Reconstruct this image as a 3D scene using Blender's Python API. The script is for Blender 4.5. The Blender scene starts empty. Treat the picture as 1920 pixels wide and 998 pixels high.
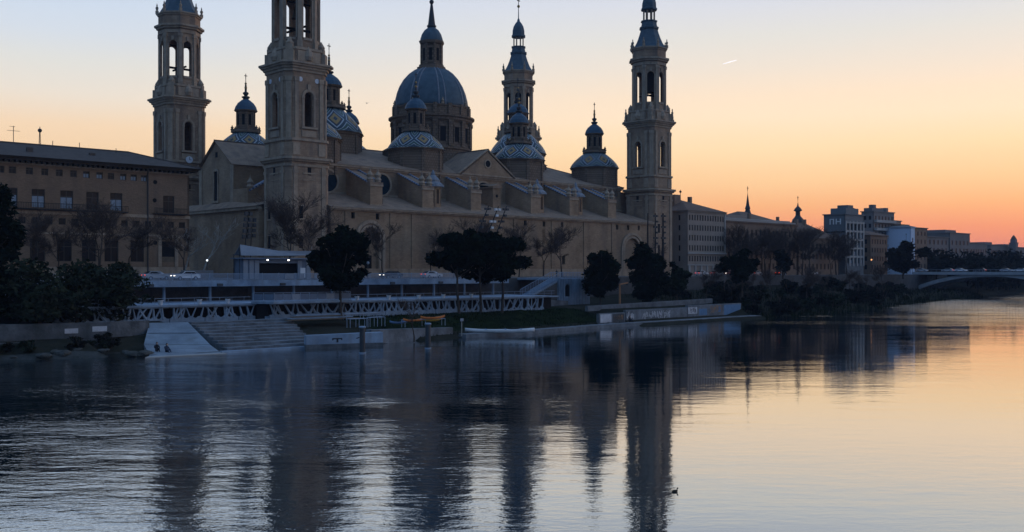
import bpy, bmesh, math, random
from mathutils import Vector, Matrix
sc = bpy.context.scene
R = math.radians
PI = math.pi
# ------------------------------------------------------------------ camera
cam = bpy.data.objects.new('camera', bpy.data.cameras.new('camera'))
sc.collection.objects.link(cam)
cam.location = (0, 0, 10.0)
cam.rotation_euler = (R(90), 0, 0)
cam.data.sensor_width = 36
cam.data.lens = 35.66
cam.data.shift_y = 8/1920
cam.data.clip_start = 0.5
cam.data.clip_end = 30000
sc.camera = cam
sc.view_settings.view_transform = 'Standard'
sc.view_settings.look = 'None'
sc.view_settings.exposure = 0.0
sc.view_settings.gamma = 1.0
sc.view_settings.use_curve_mapping = False
sc.render.engine = 'CYCLES'
sc.cycles.use_denoising = True
try: sc.cycles.denoiser = 'OPENIMAGEDENOISE'
except Exception: pass
sc.cycles.max_bounces = 6
sc.cycles.volume_bounces = 0
sc.cycles.sample_clamp_indirect = 4
sc.cycles.blur_glossy = 0.3
# ------------------------------------------------------------------ sky
def lin(c):
    return tuple(((x/255)/12.92 if x/255 <= .04045 else ((x/255+.055)/1.055)**2.4) for x in c)
SUN_AZ = 38.0            # degrees to the right of the view axis (+Y), the sun is at the horizon
SUN_EL = 1.2
w = bpy.data.worlds.new('World'); sc.world = w; w.use_nodes = True
nt = w.node_tree; nt.nodes.clear()
def N(t, **k):
    n = nt.nodes.new(t)
    for a, b in k.items(): setattr(n, a, b)
    return n
L = lambda a, b: nt.links.new(a, b)
def ramp(stops):
    n = N('ShaderNodeValToRGB'); cr = n.color_ramp; cr.interpolation = 'EASE' if False else 'LINEAR'
    while len(cr.elements) < len(stops): cr.elements.new(0.5)
    for e, (p, c) in zip(cr.elements, stops):
        e.position = p; e.color = (*lin(c), 1)
    return n
def mathn(op, a, b=None, c=None, clamp=False):
    n = N('ShaderNodeMath', operation=op, use_clamp=clamp)
    for i, x in enumerate((a, b, c)):
        if x is None: continue
        if isinstance(x, (int, float)): n.inputs[i].default_value = x
        else: L(x, n.inputs[i])
    return n.outputs[0]
def maprange(x, a, b, lo=0, hi=1):
    n = N('ShaderNodeMapRange', interpolation_type='SMOOTHSTEP'); L(x, n.inputs['Value'])
    n.inputs['From Min'].default_value = a; n.inputs['From Max'].default_value = b
    n.inputs['To Min'].default_value = lo; n.inputs['To Max'].default_value = hi
    return n.outputs[0]
tc = N('ShaderNodeTexCoord'); sp = N('ShaderNodeSeparateXYZ'); L(tc.outputs['Generated'], sp.inputs[0])
x, y, z = sp.outputs
hl = mathn('SQRT', mathn('MAXIMUM', mathn('ADD', mathn('MULTIPLY', x, x), mathn('MULTIPLY', y, y)), 1e-5))
dot = mathn('DIVIDE', mathn('ADD', mathn('MULTIPLY', x, math.sin(R(SUN_AZ))), mathn('MULTIPLY', y, math.cos(R(SUN_AZ)))), hl)
# faint uneven streaks of thin high cloud
mp = N('ShaderNodeMapping'); mp.inputs['Scale'].default_value = (2, 2, 14); L(tc.outputs['Generated'], mp.inputs[0])
nz = N('ShaderNodeTexNoise'); nz.inputs['Scale'].default_value = 2.2; nz.inputs['Detail'].default_value = 4; L(mp.outputs[0], nz.inputs['Vector'])
zz = mathn('MAXIMUM', mathn('ADD', z, mathn('MULTIPLY', mathn('SUBTRACT', nz.outputs[0], .5), .008)), 0)
hi_ = [(.33, (196, 206, 222)), (.45, (140, 164, 200)), (.6, (120, 151, 196)), (1, (120, 154, 202))]
rA = ramp([(0, (255, 140, 108)), (.02, (255, 148, 110)), (.039, (255, 158, 112)), (.06, (255, 184, 126)), (.085, (255, 206, 152)),
           (.116, (255, 222, 176)), (.145, (255, 228, 196)), (.165, (250, 226, 199)), (.19, (238, 224, 208)), (.22, (225, 222, 216)), (.251, (214, 217, 226))] + hi_)
rB = ramp([(0, (240, 176, 124)), (.06, (246, 198, 146)), (.10, (244, 208, 166)), (.13, (244, 214, 180)), (.158, (234, 222, 207)), (.186, (222, 221, 216)),
           (.213, (210, 218, 228)), (.24, (202, 215, 232))] + [(.3, (190, 203, 226))] + hi_[1:])
rC = ramp([(0, (48, 72, 102)), (.25, (77, 108, 147)), (.55, (109, 142, 187)), (1, (117, 150, 198))])
for r_ in (rA, rB, rC): L(zz, r_.inputs[0])
m1 = N('ShaderNodeMix', data_type='RGBA'); L(maprange(dot, .45, .93), m1.inputs[0]); L(rB.outputs[0], m1.inputs[6]); L(rA.outputs[0], m1.inputs[7])
m2 = N('ShaderNodeMix', data_type='RGBA'); L(maprange(dot, -.25, .45), m2.inputs[0]); L(rC.outputs[0], m2.inputs[6]); L(m1.outputs[2], m2.inputs[7])
bg1 = N('ShaderNodeBackground'); L(m2.outputs[2], bg1.inputs[0]); bg1.inputs[1].default_value = 1.08
sky = N('ShaderNodeTexSky', sky_type='NISHITA'); sky.sun_disc = False
sky.sun_elevation = R(SUN_EL); sky.sun_rotation = R(SUN_AZ); sky.air_density = 1.0; sky.dust_density = 1.5
bg2 = N('ShaderNodeBackground'); L(sky.outputs[0], bg2.inputs[0]); bg2.inputs[1].default_value = 0.01
ad = N('ShaderNodeAddShader'); L(bg1.outputs[0], ad.inputs[0]); L(bg2.outputs[0], ad.inputs[1])
wo = N('ShaderNodeOutputWorld'); L(ad.outputs[0], wo.inputs[0])
# ------------------------------------------------------------------ sun, just touching the horizon
sl = bpy.data.lights.new('sun', 'SUN'); sl.energy = 0.25; sl.angle = R(0.6); sl.color = (1, .62, .36)
so = bpy.data.objects.new('sun', sl); sc.collection.objects.link(so)
sd = Vector((math.sin(R(SUN_AZ))*math.cos(R(SUN_EL)), math.cos(R(SUN_AZ))*math.cos(R(SUN_EL)), math.sin(R(SUN_EL))))
so.rotation_euler = sd.to_track_quat('Z', 'Y').to_euler()
so.location = (300, 400, 120)
# ------------------------------------------------------------------ frame of the place: u along the river front, v away from the river
A = R(43.4); CA, SA = math.cos(A), math.sin(A); NE = (-44.7, 210.0)
def W(u, v, z=0): return Vector((NE[0]+u*CA-v*SA, NE[1]+u*SA+v*CA, z))
ORG = {}
def tag(o, label=None, cat=None, group=None, kind=None):
    if label: o['label'] = label
    if cat: o['category'] = cat
    if group: o['group'] = group
    if kind: o['kind'] = kind
    return o
def thing(name, label, cat, u, v, z, group=None, rot=0.0):
    o = bpy.data.objects.new(name, None); sc.collection.objects.link(o)
    o.empty_display_size = 0.5
    o.location = W(u, v, z); o.rotation_euler = (0, 0, A+rot)
    ORG[o.name] = (u, v, z)
    return tag(o, label, cat, group)
def sq(h, c):
    return [(h, -h+c), (h, h-c), (h-c, h), (-h+c, h), (-h, h-c), (-h, -h+c), (-h+c, -h), (h-c, -h)]
def ngon(n, ap, ph=None):
    r = ap/math.cos(PI/n); ph = PI/n if ph is None else ph
    return [(r*math.cos(ph+2*PI*k/n), r*math.sin(ph+2*PI*k/n)) for k in range(n)]
class MB:
    def __init__(s, cx=0, cy=0, rot=0): s.v = []; s.f = []; s.m = []; s.uv = {}; s.mi = 0; s.T(cx, cy, rot)
    def T(s, cx=0, cy=0, rot=0): s.cx, s.cy, s.c, s.s = cx, cy, math.cos(rot), math.sin(rot); return s
    def mat(s, i): s.mi = i; return s
    def add(s, vs, fs, uvs=None):
        b = len(s.v)
        s.v += [(s.cx+p[0]*s.c-p[1]*s.s, s.cy+p[0]*s.s+p[1]*s.c, p[2]) for p in vs]
        for i, f in enumerate(fs):
            if uvs: s.uv[len(s.f)] = uvs[i]
            s.f.append([b+k for k in f]); s.m.append(s.mi)
        return s
    def box(s, x0, x1, y0, y1, z0, z1):
        return s.add([(x0,y0,z0),(x1,y0,z0),(x1,y1,z0),(x0,y1,z0),(x0,y0,z1),(x1,y0,z1),(x1,y1,z1),(x0,y1,z1)],
                     [(3,2,1,0),(4,5,6,7),(0,1,5,4),(1,2,6,5),(2,3,7,6),(3,0,4,7)])
    def prism(s, pts, z0, z1, top=None):
        top = top or pts; n = len(pts)
        return s.add([(p[0],p[1],z0) for p in pts]+[(p[0],p[1],z1) for p in top],
                     [tuple(range(n-1,-1,-1)), tuple(range(n,2*n))]+[(i,(i+1)%n,n+(i+1)%n,n+i) for i in range(n)])
    def lathe(s, prof, n=8, ph=None, x=0, y=0, k=1.0, uv=False):
        ph = PI/n if ph is None else ph; vs = []; fs = []; us = []; m = len(prof)
        q = 1/math.cos(PI/n) if n <= 12 else 1
        for (r, z_) in prof:
            for i in range(n):
                a = ph+2*PI*i/n; vs.append((x+r*k*q*math.cos(a), y+r*k*q*math.sin(a), z_))
        for j in range(m-1):
            for i in range(n):
                i2 = (i+1) % n
                fs.append((j*n+i, j*n+i2, (j+1)*n+i2, (j+1)*n+i))
                us.append(((i/n,j/(m-1)),((i+1)/n,j/(m-1)),((i+1)/n,(j+1)/(m-1)),(i/n,(j+1)/(m-1))))
        if not uv:
            fs.append(tuple(range(n-1,-1,-1))); fs.append(tuple(range((m-1)*n, m*n)))
            us = None
        return s.add(vs, fs, us)
    def tube(s, p0, p1, r0, r1=None, n=6, cap=True):
        r1 = r0 if r1 is None else r1
        a, b = Vector(p0), Vector(p1); d = (b-a)
        if d.length < 1e-6: return s
        d.normalize(); e = d.cross(Vector((0,0,1)) if abs(d.z) < .9 else Vector((1,0,0))).normalized(); g = d.cross(e)
        vs = []
        for c_, r in ((a, r0), (b, r1)):
            for i in range(n):
                t = 2*PI*i/n; vs.append(tuple(c_+e*(r*math.cos(t))+g*(r*math.sin(t))))
        fs = [(i,(i+1)%n,n+(i+1)%n,n+i) for i in range(n)]
        if cap: fs += [tuple(range(n-1,-1,-1)), tuple(range(n,2*n))]
        return s.add(vs, fs)
    def ball(s, x, y, z, r, n=10, m=6, sz=1.0):
        return s.lathe([(max(r*math.sin(PI*j/m), .003), z-r*sz*math.cos(PI*j/m)) for j in range(m+1)], n=max(n, 13), x=x, y=y)
    def poly(s, vs): return s.add(vs, [tuple(range(len(vs)))])
    def slab(s, vs, t):
        """a sheet given by its top outline, t thick downwards"""
        n = len(vs)
        return s.add(list(vs)+[(p[0],p[1],p[2]-t) for p in vs], [tuple(range(n)), tuple(range(2*n-1,n-1,-1))]+[(i,n+i,n+(i+1)%n,(i+1)%n) for i in range(n)])
    def panel(s, p0, p1, z0, z1, t, ops):
        """wall from p0 to p1 (outer face), t thick to its left, with openings (s0,s1,zb,zt,arched)"""
        p0 = Vector(p0); p1 = Vector(p1); d = p1-p0; Ln = d.length; d /= Ln; nrm = Vector((-d.y, d.x))
        def P(a, z_, o): q = p0+d*a+nrm*o; return (q.x, q.y, z_)
        def quad(a0, a1, zb0, zt0, zb1=None, zt1=None):
            zb1 = zb0 if zb1 is None else zb1; zt1 = zt0 if zt1 is None else zt1
            s.add([P(a0,zb0,0),P(a1,zb1,0),P(a1,zt1,0),P(a0,zt0,0)], [(0,1,2,3)])
            s.add([P(a0,zb0,t),P(a1,zb1,t),P(a1,zt1,t),P(a0,zt0,t)], [(3,2,1,0)])
        cur = 0
        for (a0, a1, zb, zt, arch) in sorted(ops):
            if a0 > cur: quad(cur, a0, z0, z1)
            if zb > z0: quad(a0, a1, z0, zb); s.add([P(a0,zb,0),P(a1,zb,0),P(a1,zb,t),P(a0,zb,t)], [(0,1,2,3)])
            r = (a1-a0)/2; zs = zt-r if arch else zt; K = 8
            s.add([P(a0,zb,0),P(a0,zs,0),P(a0,zs,t),P(a0,zb,t)], [(0,1,2,3)])
            s.add([P(a1,zb,0),P(a1,zs,0),P(a1,zs,t),P(a1,zb,t)], [(3,2,1,0)])
            if arch:
                pts = [(a0+r-r*math.cos(PI*k/K), zs+r*math.sin(PI*k/K)) for k in range(K+1)]
            else: pts = [(a0, zt), (a1, zt)]
            for (b0, c0), (b1, c1) in zip(pts, pts[1:]):
                if z1 > max(c0, c1)-1e-6: quad(b0, b1, c0, z1, c1, z1)
                s.add([P(b0,c0,0),P(b1,c1,0),P(b1,c1,t),P(b0,c0,t)], [(3,2,1,0)])
            cur = a1
        if cur < Ln: quad(cur, Ln, z0, z1)
        # end caps and top
        for a in (0, Ln): s.add([P(a,z0,0),P(a,z1,0),P(a,z1,t),P(a,z0,t)], [(0,1,2,3)])
        s.add([P(0,z1,0),P(Ln,z1,0),P(Ln,z1,t),P(0,z1,t)], [(0,1,2,3)])
        return s
    def facade(s, p0, p1, z0, z1, rows, t=.35):
        """rows: (zb, zt, [(s0,s1),...], arched) from bottom to top"""
        zc = z0
        for i, (zb, zt, ops, ar) in enumerate(rows):
            top = z1 if i == len(rows)-1 else (zt+rows[i+1][0])/2
            s.panel(p0, p1, zc, top, t, [(a, b, zb, zt, ar) for a, b in ops]); zc = top
        return s
    def build(s, name, mats, parent=None, local=False, smooth=False, origin=None, normals=True, flip=False):
        me = bpy.data.meshes.new(name)
        if parent is not None: ou, ov, oz = ORG[parent.name]
        else: ou = ov = oz = 0
        if local: ou = ov = oz = 0
        px = origin or (0, 0, 0)
        if parent is not None and parent.parent is not None and not local: # sub-part: its parent sits at the origin of the root
            pass
        me.from_pydata([(a-ou, b-ov, c-oz) for a, b, c in s.v], [], s.f)
        if not isinstance(mats, (list, tuple)): mats = [mats]
        for m_ in mats: me.materials.append(m_)
        me.polygons.foreach_set('material_index', s.m)
        if s.uv:
            ul = me.uv_layers.new(name='UVMap')
            for p in me.polygons:
                if p.index in s.uv:
                    for li, c_ in zip(p.loop_indices, s.uv[p.index]): ul.data[li].uv = c_
        if smooth:
            me.polygons.foreach_set('use_smooth', [True]*len(me.polygons))
        me.update()
        if normals:
            bm = bmesh.new(); bm.from_mesh(me); bmesh.ops.recalc_face_normals(bm, faces=bm.faces); bm.to_mesh(me); bm.free()
        o = bpy.data.objects.new(name, me); sc.collection.objects.link(o)
        if parent is not None:
            o.parent = parent; ORG[o.name] = ORG[parent.name]
        return o
def put(src, parent, loc, rot=0, name=None, scale=1):
    """a linked copy of one mesh object under parent, loc in the parent's frame"""
    o = src.copy(); sc.collection.objects.link(o); o.parent = parent; o.location = loc; o.rotation_euler = (0, 0, rot); o.scale = (scale,)*3
    return o
def setting(name, mb, mats, **k):
    o = mb.build(name, mats, None, **k); o.location = W(0, 0, 0); o.rotation_euler = (0, 0, A); o['kind'] = 'structure'; return o
def dup(root, u, v, z, rot=0, label=None, group=None, mat=None, scale=1):
    r = root.copy(); sc.collection.objects.link(r); r.location = W(u, v, z); r.rotation_euler = (0, 0, A+rot); r.scale = (scale,)*3
    if label: r['label'] = label
    if group: r['group'] = group
    for ch in list(root.children):
        c_ = ch.copy(); sc.collection.objects.link(c_); c_.parent = r
        if mat and ch.name.split('.')[0] == 'body':
            c_.data = ch.data.copy(); c_.data.materials[0] = mat
        for g in ch.children:
            d_ = g.copy(); sc.collection.objects.link(d_); d_.parent = c_
    return r
# ------------------------------------------------------------------ materials
def mat(name, col, rough=.85, col2=None, scale=.4, bump=0, bscale=3, metal=0, emit=None, spec=.3, detail=6, stain=None, stretch=(1,1,1), brick=None):
    m = bpy.data.materials.new(name); m.use_nodes = True; t = m.node_tree; b = t.nodes['Principled BSDF']
    b.inputs['Roughness'].default_value = rough; b.inputs['Metallic'].default_value = metal
    b.inputs['Specular IOR Level'].default_value = spec
    co = t.nodes.new('ShaderNodeTexCoord'); mpn = t.nodes.new('ShaderNodeMapping'); mpn.inputs['Scale'].default_value = stretch
    t.links.new(co.outputs['Object'], mpn.inputs[0])
    if col2 is None: col2 = tuple(c*.72 for c in col)
    n1 = t.nodes.new('ShaderNodeTexNoise'); n1.inputs['Scale'].default_value = scale; n1.inputs['Detail'].default_value = detail; n1.inputs['Roughness'].default_value = .65
    t.links.new(mpn.outputs[0], n1.inputs['Vector'])
    cr = t.nodes.new('ShaderNodeValToRGB'); cr.color_ramp.elements[0].position = .33; cr.color_ramp.elements[1].position = .68
    cr.color_ramp.elements[0].color = (*col2, 1); cr.color_ramp.elements[1].color = (*col, 1)
    t.links.new(n1.outputs[0], cr.inputs[0]); out = cr.outputs[0]
    if stain:   # streaks of weather running down, (colour, scale, amount)
        mp2 = t.nodes.new('ShaderNodeMapping'); mp2.inputs['Scale'].default_value = (1, 1, .12); t.links.new(co.outputs['Object'], mp2.inputs[0])
        n2 = t.nodes.new('ShaderNodeTexNoise'); n2.inputs['Scale'].default_value = stain[1]; n2.inputs['Detail'].default_value = 5
        t.links.new(mp2.outputs[0], n2.inputs['Vector'])
        c2 = t.nodes.new('ShaderNodeValToRGB'); c2.color_ramp.elements[0].position = .5; c2.color_ramp.elements[1].position = .72
        c2.color_ramp.elements[0].color = (0,0,0,1); c2.color_ramp.elements[1].color = (stain[2],)*3+(1,)
        t.links.new(n2.outputs[0], c2.inputs[0])
        mx = t.nodes.new('ShaderNodeMix'); mx.data_type = 'RGBA'; t.links.new(c2.outputs[0], mx.inputs[0]); t.links.new(out, mx.inputs[6]); mx.inputs[7].default_value = (*stain[0], 1)
        out = mx.outputs[2]
    if brick:   # (width, height, mortar shade) courses along z
        sx = t.nodes.new('ShaderNodeSeparateXYZ'); t.links.new(co.outputs['Object'], sx.inputs[0])
        ad_ = t.nodes.new('ShaderNodeMath'); ad_.operation = 'ADD'; t.links.new(sx.outputs[0], ad_.inputs[0]); t.links.new(sx.outputs[1], ad_.inputs[1])
        cb = t.nodes.new('ShaderNodeCombineXYZ'); t.links.new(ad_.outputs[0], cb.inputs[0]); t.links.new(sx.outputs[2], cb.inputs[1])
        bt = t.nodes.new('ShaderNodeTexBrick'); bt.inputs['Scale'].default_value = 1; bt.inputs['Brick Width'].default_value = brick[0]; bt.inputs['Row Height'].default_value = brick[1]
        bt.inputs['Mortar Size'].default_value = brick[1]*.09
        t.links.new(cb.outputs[0], bt.inputs['Vector'])
        bt.inputs['Color1'].default_value = (1,1,1,1); bt.inputs['Color2'].default_value = (.8,.8,.8,1); bt.inputs['Mortar'].default_value = (brick[2],)*3+(1,)
        ml = t.nodes.new('ShaderNodeMix'); ml.data_type = 'RGBA'; ml.blend_type = 'MULTIPLY'; ml.inputs[0].default_value = 1
        t.links.new(out, ml.inputs[6]); t.links.new(bt.outputs[0], ml.inputs[7]); out = ml.outputs[2]
    t.links.new(out, b.inputs['Base Color'])
    if bump:
        n3 = t.nodes.new('ShaderNodeTexNoise'); n3.inputs['Scale'].default_value = bscale; n3.inputs['Detail'].default_value = 6; t.links.new(co.outputs['Object'], n3.inputs['Vector'])
        bp = t.nodes.new('ShaderNodeBump'); bp.inputs['Strength'].default_value = bump; bp.inputs['Distance'].default_value = .2
        t.links.new(n3.outputs[0], bp.inputs['Height']); t.links.new(bp.outputs[0], b.inputs['Normal'])
    if emit:
        b.inputs['Emission Color'].default_value = (*emit[0], 1); b.inputs['Emission Strength'].default_value = emit[1]
    return m
M = {}
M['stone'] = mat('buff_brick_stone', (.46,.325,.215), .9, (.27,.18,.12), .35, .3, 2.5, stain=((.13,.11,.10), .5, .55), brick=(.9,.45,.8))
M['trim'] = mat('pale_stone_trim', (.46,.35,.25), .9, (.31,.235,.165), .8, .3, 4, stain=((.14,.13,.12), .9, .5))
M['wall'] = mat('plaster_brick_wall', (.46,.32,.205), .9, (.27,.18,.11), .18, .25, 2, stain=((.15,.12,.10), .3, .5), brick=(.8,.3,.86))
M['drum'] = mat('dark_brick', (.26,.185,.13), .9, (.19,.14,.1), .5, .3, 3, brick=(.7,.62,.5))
M['roof'] = mat('clay_tile_roof', (.37,.26,.18), .9, (.24,.17,.12), .6, .5, 5, stain=((.12,.1,.09), .5, .5))
M['slate'] = mat('blue_slate', (.08,.13,.165), .6, (.045,.08,.105), .8, .3, 4)
M['kiosk_tile'] = mat('pale_grey_tile', (.26,.28,.31), .6, (.15,.17,.2), 2)
M['slate2'] = mat('blue_cap_tile', (.05,.11,.165), .55, (.035,.075,.115), 1.2, .2, 4)
M['lead'] = mat('dark_metal', (.06,.065,.07), .6, (.04,.045,.05), 1)
M['iron'] = mat('black_iron', (.02,.02,.022), .6)
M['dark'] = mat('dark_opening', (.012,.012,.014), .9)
M['glass'] = mat('dark_window_glass', (.008,.010,.014), .3, (.005,.007,.01), .5, spec=.25)
M['glassblue'] = mat('leaded_round_glass', (.012,.03,.045), .6, (.008,.02,.032), .9, spec=.1, bump=.2, bscale=6)
M['pane_pale'] = mat('pane_with_white_blind', (.30,.36,.43), .6, (.2,.25,.3), 1.2)
M['frame'] = mat('window_frame_paint', (.10,.09,.08), .7)
M['frame_dk'] = mat('dark_window_frame', (.05,.05,.052), .7)
M['palace'] = mat('brown_brick', (.30,.20,.13), .9, (.23,.155,.1), .22, .25, 3, stain=((.12,.09,.07), .4, .4), brick=(.5,.14,.8))
M['eave'] = mat('dark_timber_eave', (.055,.042,.033), .9)
M['palroof'] = mat('old_roof_tiles', (.125,.10,.085), .95, (.085,.07,.06), .8, .6, 6)
M['concrete'] = mat('pale_concrete', (.32,.41,.51), .85, (.17,.22,.28), .35, .2, 4, stain=((.2,.2,.19), .8, .55))
M['concrete2'] = mat('worn_concrete', (.22,.24,.26), .9, (.09,.10,.11), .5, .4, 3, stain=((.12,.12,.11), .7, .6))
M['ramp'] = mat('smooth_ramp_concrete', (.29,.34,.38), .85, (.17,.20,.23), .3, .2, 3, stain=((.16,.17,.17), .4, .6))
M['bridge'] = mat('grey_bridge_concrete', (.42,.44,.46), .9, (.3,.315,.33), .3, .2, 3)
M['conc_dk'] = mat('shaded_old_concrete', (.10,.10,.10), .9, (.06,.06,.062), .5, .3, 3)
M['white'] = mat('white_paint', (.78,.78,.77), .6, (.62,.62,.61), .7)
M['railing'] = mat('galvanised_steel', (.34,.41,.5), .5, (.26,.32,.4), 1)
M['asphalt'] = mat('asphalt', (.055,.055,.057), .9, (.04,.04,.042), .5, .3, 8)
M['pave'] = mat('paving_stone', (.22,.21,.2), .9, (.16,.155,.15), .3, .2, 4)
M['silt'] = mat('grey_river_silt', (.085,.085,.078), .95, (.045,.048,.042), .5, .8, 3, spec=0)
M['grass'] = mat('rough_grass', (.022,.032,.014), .95, (.010,.016,.008), .4, .6, 6, spec=0)
M['earth'] = mat('bank_earth', (.05,.045,.034), .95, (.025,.027,.019), .25, .8, 2, detail=8, spec=0)
M['rock'] = mat('bank_rock', (.10,.10,.09), .95, (.045,.046,.04), .6, .8, 3)
M['pine'] = mat('pine_needles', (.012,.02,.012), .9, (.007,.012,.008), .5, detail=3, spec=0)
M['olive'] = mat('olive_leaves', (.045,.055,.034), .85, (.02,.026,.018), .5, detail=3, spec=0)
M['shrub'] = mat('shrub_leaves', (.024,.025,.018), .9, (.013,.015,.012), .4, detail=3, spec=0)
M['bark'] = mat('bark', (.085,.065,.05), .95, (.05,.04,.032), 1.5, .6, 6)
M['twig'] = mat('bare_twigs', (.12,.09,.075), .95, (.08,.06,.05), .6, spec=0)
M['palebark'] = mat('pale_plane_bark', (.42,.41,.37), .9, (.24,.23,.2), 1.4, .4, 6)
M['wood'] = mat('weathered_wood', (.2,.15,.1), .9, (.13,.1,.07), 1.5, .4, 8)
M['litwood'] = mat('orange_lit_wood', (.42,.2,.09), .8, (.28,.14,.07), 1.5)  # orange light on the pole is put into its wood colour
M['orange'] = mat('orange_plastic', (.55,.17,.03), .45, (.45,.13,.025), 1)
M['yellow'] = mat('yellow_plastic', (.5,.33,.05), .5, (.4,.26,.04), 1)
M['blueplastic'] = mat('blue_plastic', (.08,.2,.4), .5)
M['canvas'] = mat('pale_canvas', (.30,.33,.37), .85, (.23,.26,.3), .8)
M['panelblue'] = mat('blue_grey_panel', (.18,.22,.28), .7, (.13,.16,.21), .6)
M['office'] = mat('grey_brown_stone', (.36,.30,.25), .9, (.26,.22,.185), .2, .2, 3)
M['office2'] = mat('brown_brick_far', (.28,.195,.14), .9, (.2,.14,.1), .2, .2, 3)
M['plaster'] = mat('pale_plaster', (.44,.42,.39), .85, (.34,.325,.3), .15)
M['slab_dk'] = mat('grey_cladding', (.17,.19,.2), .7, (.13,.145,.155), .15)
M['bluewall'] = mat('white_blue_gable_wall', (.62,.72,.86), .8, (.52,.62,.76), .06)
M['farwall'] = mat('far_brick', (.24,.22,.21), .9, (.18,.165,.155), .1)
M['fartile'] = mat('far_roof_tile', (.19,.125,.09), .9)
M['skin'] = mat('skin', (.5,.33,.25), .6)
M['cloth_dk'] = mat('dark_clothes', (.025,.027,.035), .9)
M['cloth_bl'] = mat('blue_clothes', (.04,.06,.1), .9)
M['hair'] = mat('dark_hair', (.02,.015,.012), .7)
M['carwhite'] = mat('white_car_paint', (.75,.76,.78), .25, (.7,.71,.73), .5, spec=.5)
M['carsilver'] = mat('silver_car_paint', (.45,.47,.5), .25, (.4,.42,.45), .5, spec=.5)
M['cardark'] = mat('dark_car_paint', (.04,.045,.055), .25, (.03,.035,.045), .5, spec=.5)
M['carred'] = mat('red_car_paint', (.35,.03,.025), .3, (.3,.025,.02), .5, spec=.5)
M['rubber'] = mat('tyre_rubber', (.015,.015,.015), .9)
M['lampwhite'] = mat('lit_white_lamp', (.9,.9,.85), .4, emit=((1,.95,.85), 4))
M['lampwarm'] = mat('lit_orange_lamp', (.9,.6,.3), .4, emit=((1,.45,.15), 1.3))
M['lampdim'] = mat('lit_dim_lamp', (.9,.9,.85), .4, emit=((.85,.93,1), 1.6))
M['headlight'] = mat('lit_headlight', (.9,.9,.85), .4, emit=((1,.93,.8), 3))
M['tail'] = mat('lit_tail_light', (.6,.02,.02), .4, emit=((1,.08,.03), 1.5))
M['bronze'] = mat('dark_bronze', (.07,.055,.035), .5, metal=.6)
M['gold'] = mat('gilded_ball', (.4,.27,.1), .4, metal=.6)
M['clock'] = mat('white_clock_face', (.72,.74,.78), .5, (.62,.64,.68), 2)
M['duck'] = mat('brown_feathers', (.06,.045,.03), .8)
M['graf_w'] = mat('white_graffiti_paint', (.62,.63,.66), .8, (.4,.41,.43), .9)
M['graf_b'] = mat('blue_graffiti_paint', (.12,.24,.4), .8, (.09,.18,.3), .9)
M['graf_o'] = mat('ochre_graffiti_paint', (.38,.2,.09), .8, (.22,.15,.1), 1.2)
M['graf_k'] = mat('black_graffiti_paint', (.03,.03,.035), .8)
def tile_material():
    m = bpy.data.materials.new('glazed_chevron_tiles'); m.use_nodes = True; t = m.node_tree; b = t.nodes['Principled BSDF']; b.inputs['Roughness'].default_value = .45
    def n(tp, **k):
        q = t.nodes.new(tp)
        for a, v_ in k.items(): setattr(q, a, v_)
        return q
    def mm(op, a, b_=None):
        q = n('ShaderNodeMath', operation=op)
        for i, x_ in enumerate((a, b_)):
            if x_ is None: continue
            if isinstance(x_, (int, float)): q.inputs[i].default_value = x_
            else: t.links.new(x_, q.inputs[i])
        return q.outputs[0]
    uv = n('ShaderNodeUVMap'); s_ = n('ShaderNodeSeparateXYZ'); t.links.new(uv.outputs[0], s_.inputs[0])
    fu = mm('FRACT', mm('MULTIPLY', s_.outputs[0], 8)); d = mm('ABSOLUTE', mm('SUBTRACT', mm('MULTIPLY', fu, 2), 1))
    e = mm('ABSOLUTE', mm('DIVIDE', mm('SUBTRACT', s_.outputs[1], .50), .40))
    q = mm('DIVIDE', mm('ADD', d, e), 2.0)
    cr = n('ShaderNodeValToRGB'); cr.color_ramp.interpolation = 'CONSTANT'
    W_, B_, Y_, G_, K_ = (.40,.45,.48), (.014,.042,.068), (.36,.22,.06), (.03,.08,.06), (.022,.028,.045)
    st = [(0, B_), (.11, Y_), (.28, K_), (.385, W_), (.45, B_), (.61, W_), (.655, G_), (.80, W_), (.84, B_)]
    while len(cr.color_ramp.elements) < len(st): cr.color_ramp.elements.new(.5)
    for el, (p, c_) in zip(cr.color_ramp.elements, st): el.position = p; el.color = (*c_, 1)
    t.links.new(q, cr.inputs[0])
    nz_ = n('ShaderNodeTexNoise'); nz_.inputs['Scale'].default_value = 3; nz_.inputs['Detail'].default_value = 4
    co = n('ShaderNodeTexCoord'); t.links.new(co.outputs['Object'], nz_.inputs['Vector'])
    mr = n('ShaderNodeMapRange'); t.links.new(nz_.outputs[0], mr.inputs[0]); mr.inputs[3].default_value = .55; mr.inputs[4].default_value = 1.15
    mx = n('ShaderNodeMix', data_type='RGBA', blend_type='MULTIPLY'); mx.inputs[0].default_value = 1
    t.links.new(cr.outputs[0], mx.inputs[6]); t.links.new(mr.outputs[0], mx.inputs[7]); t.links.new(mx.outputs[2], b.inputs['Base Color'])
    return m
M['tiles'] = tile_material()
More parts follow.
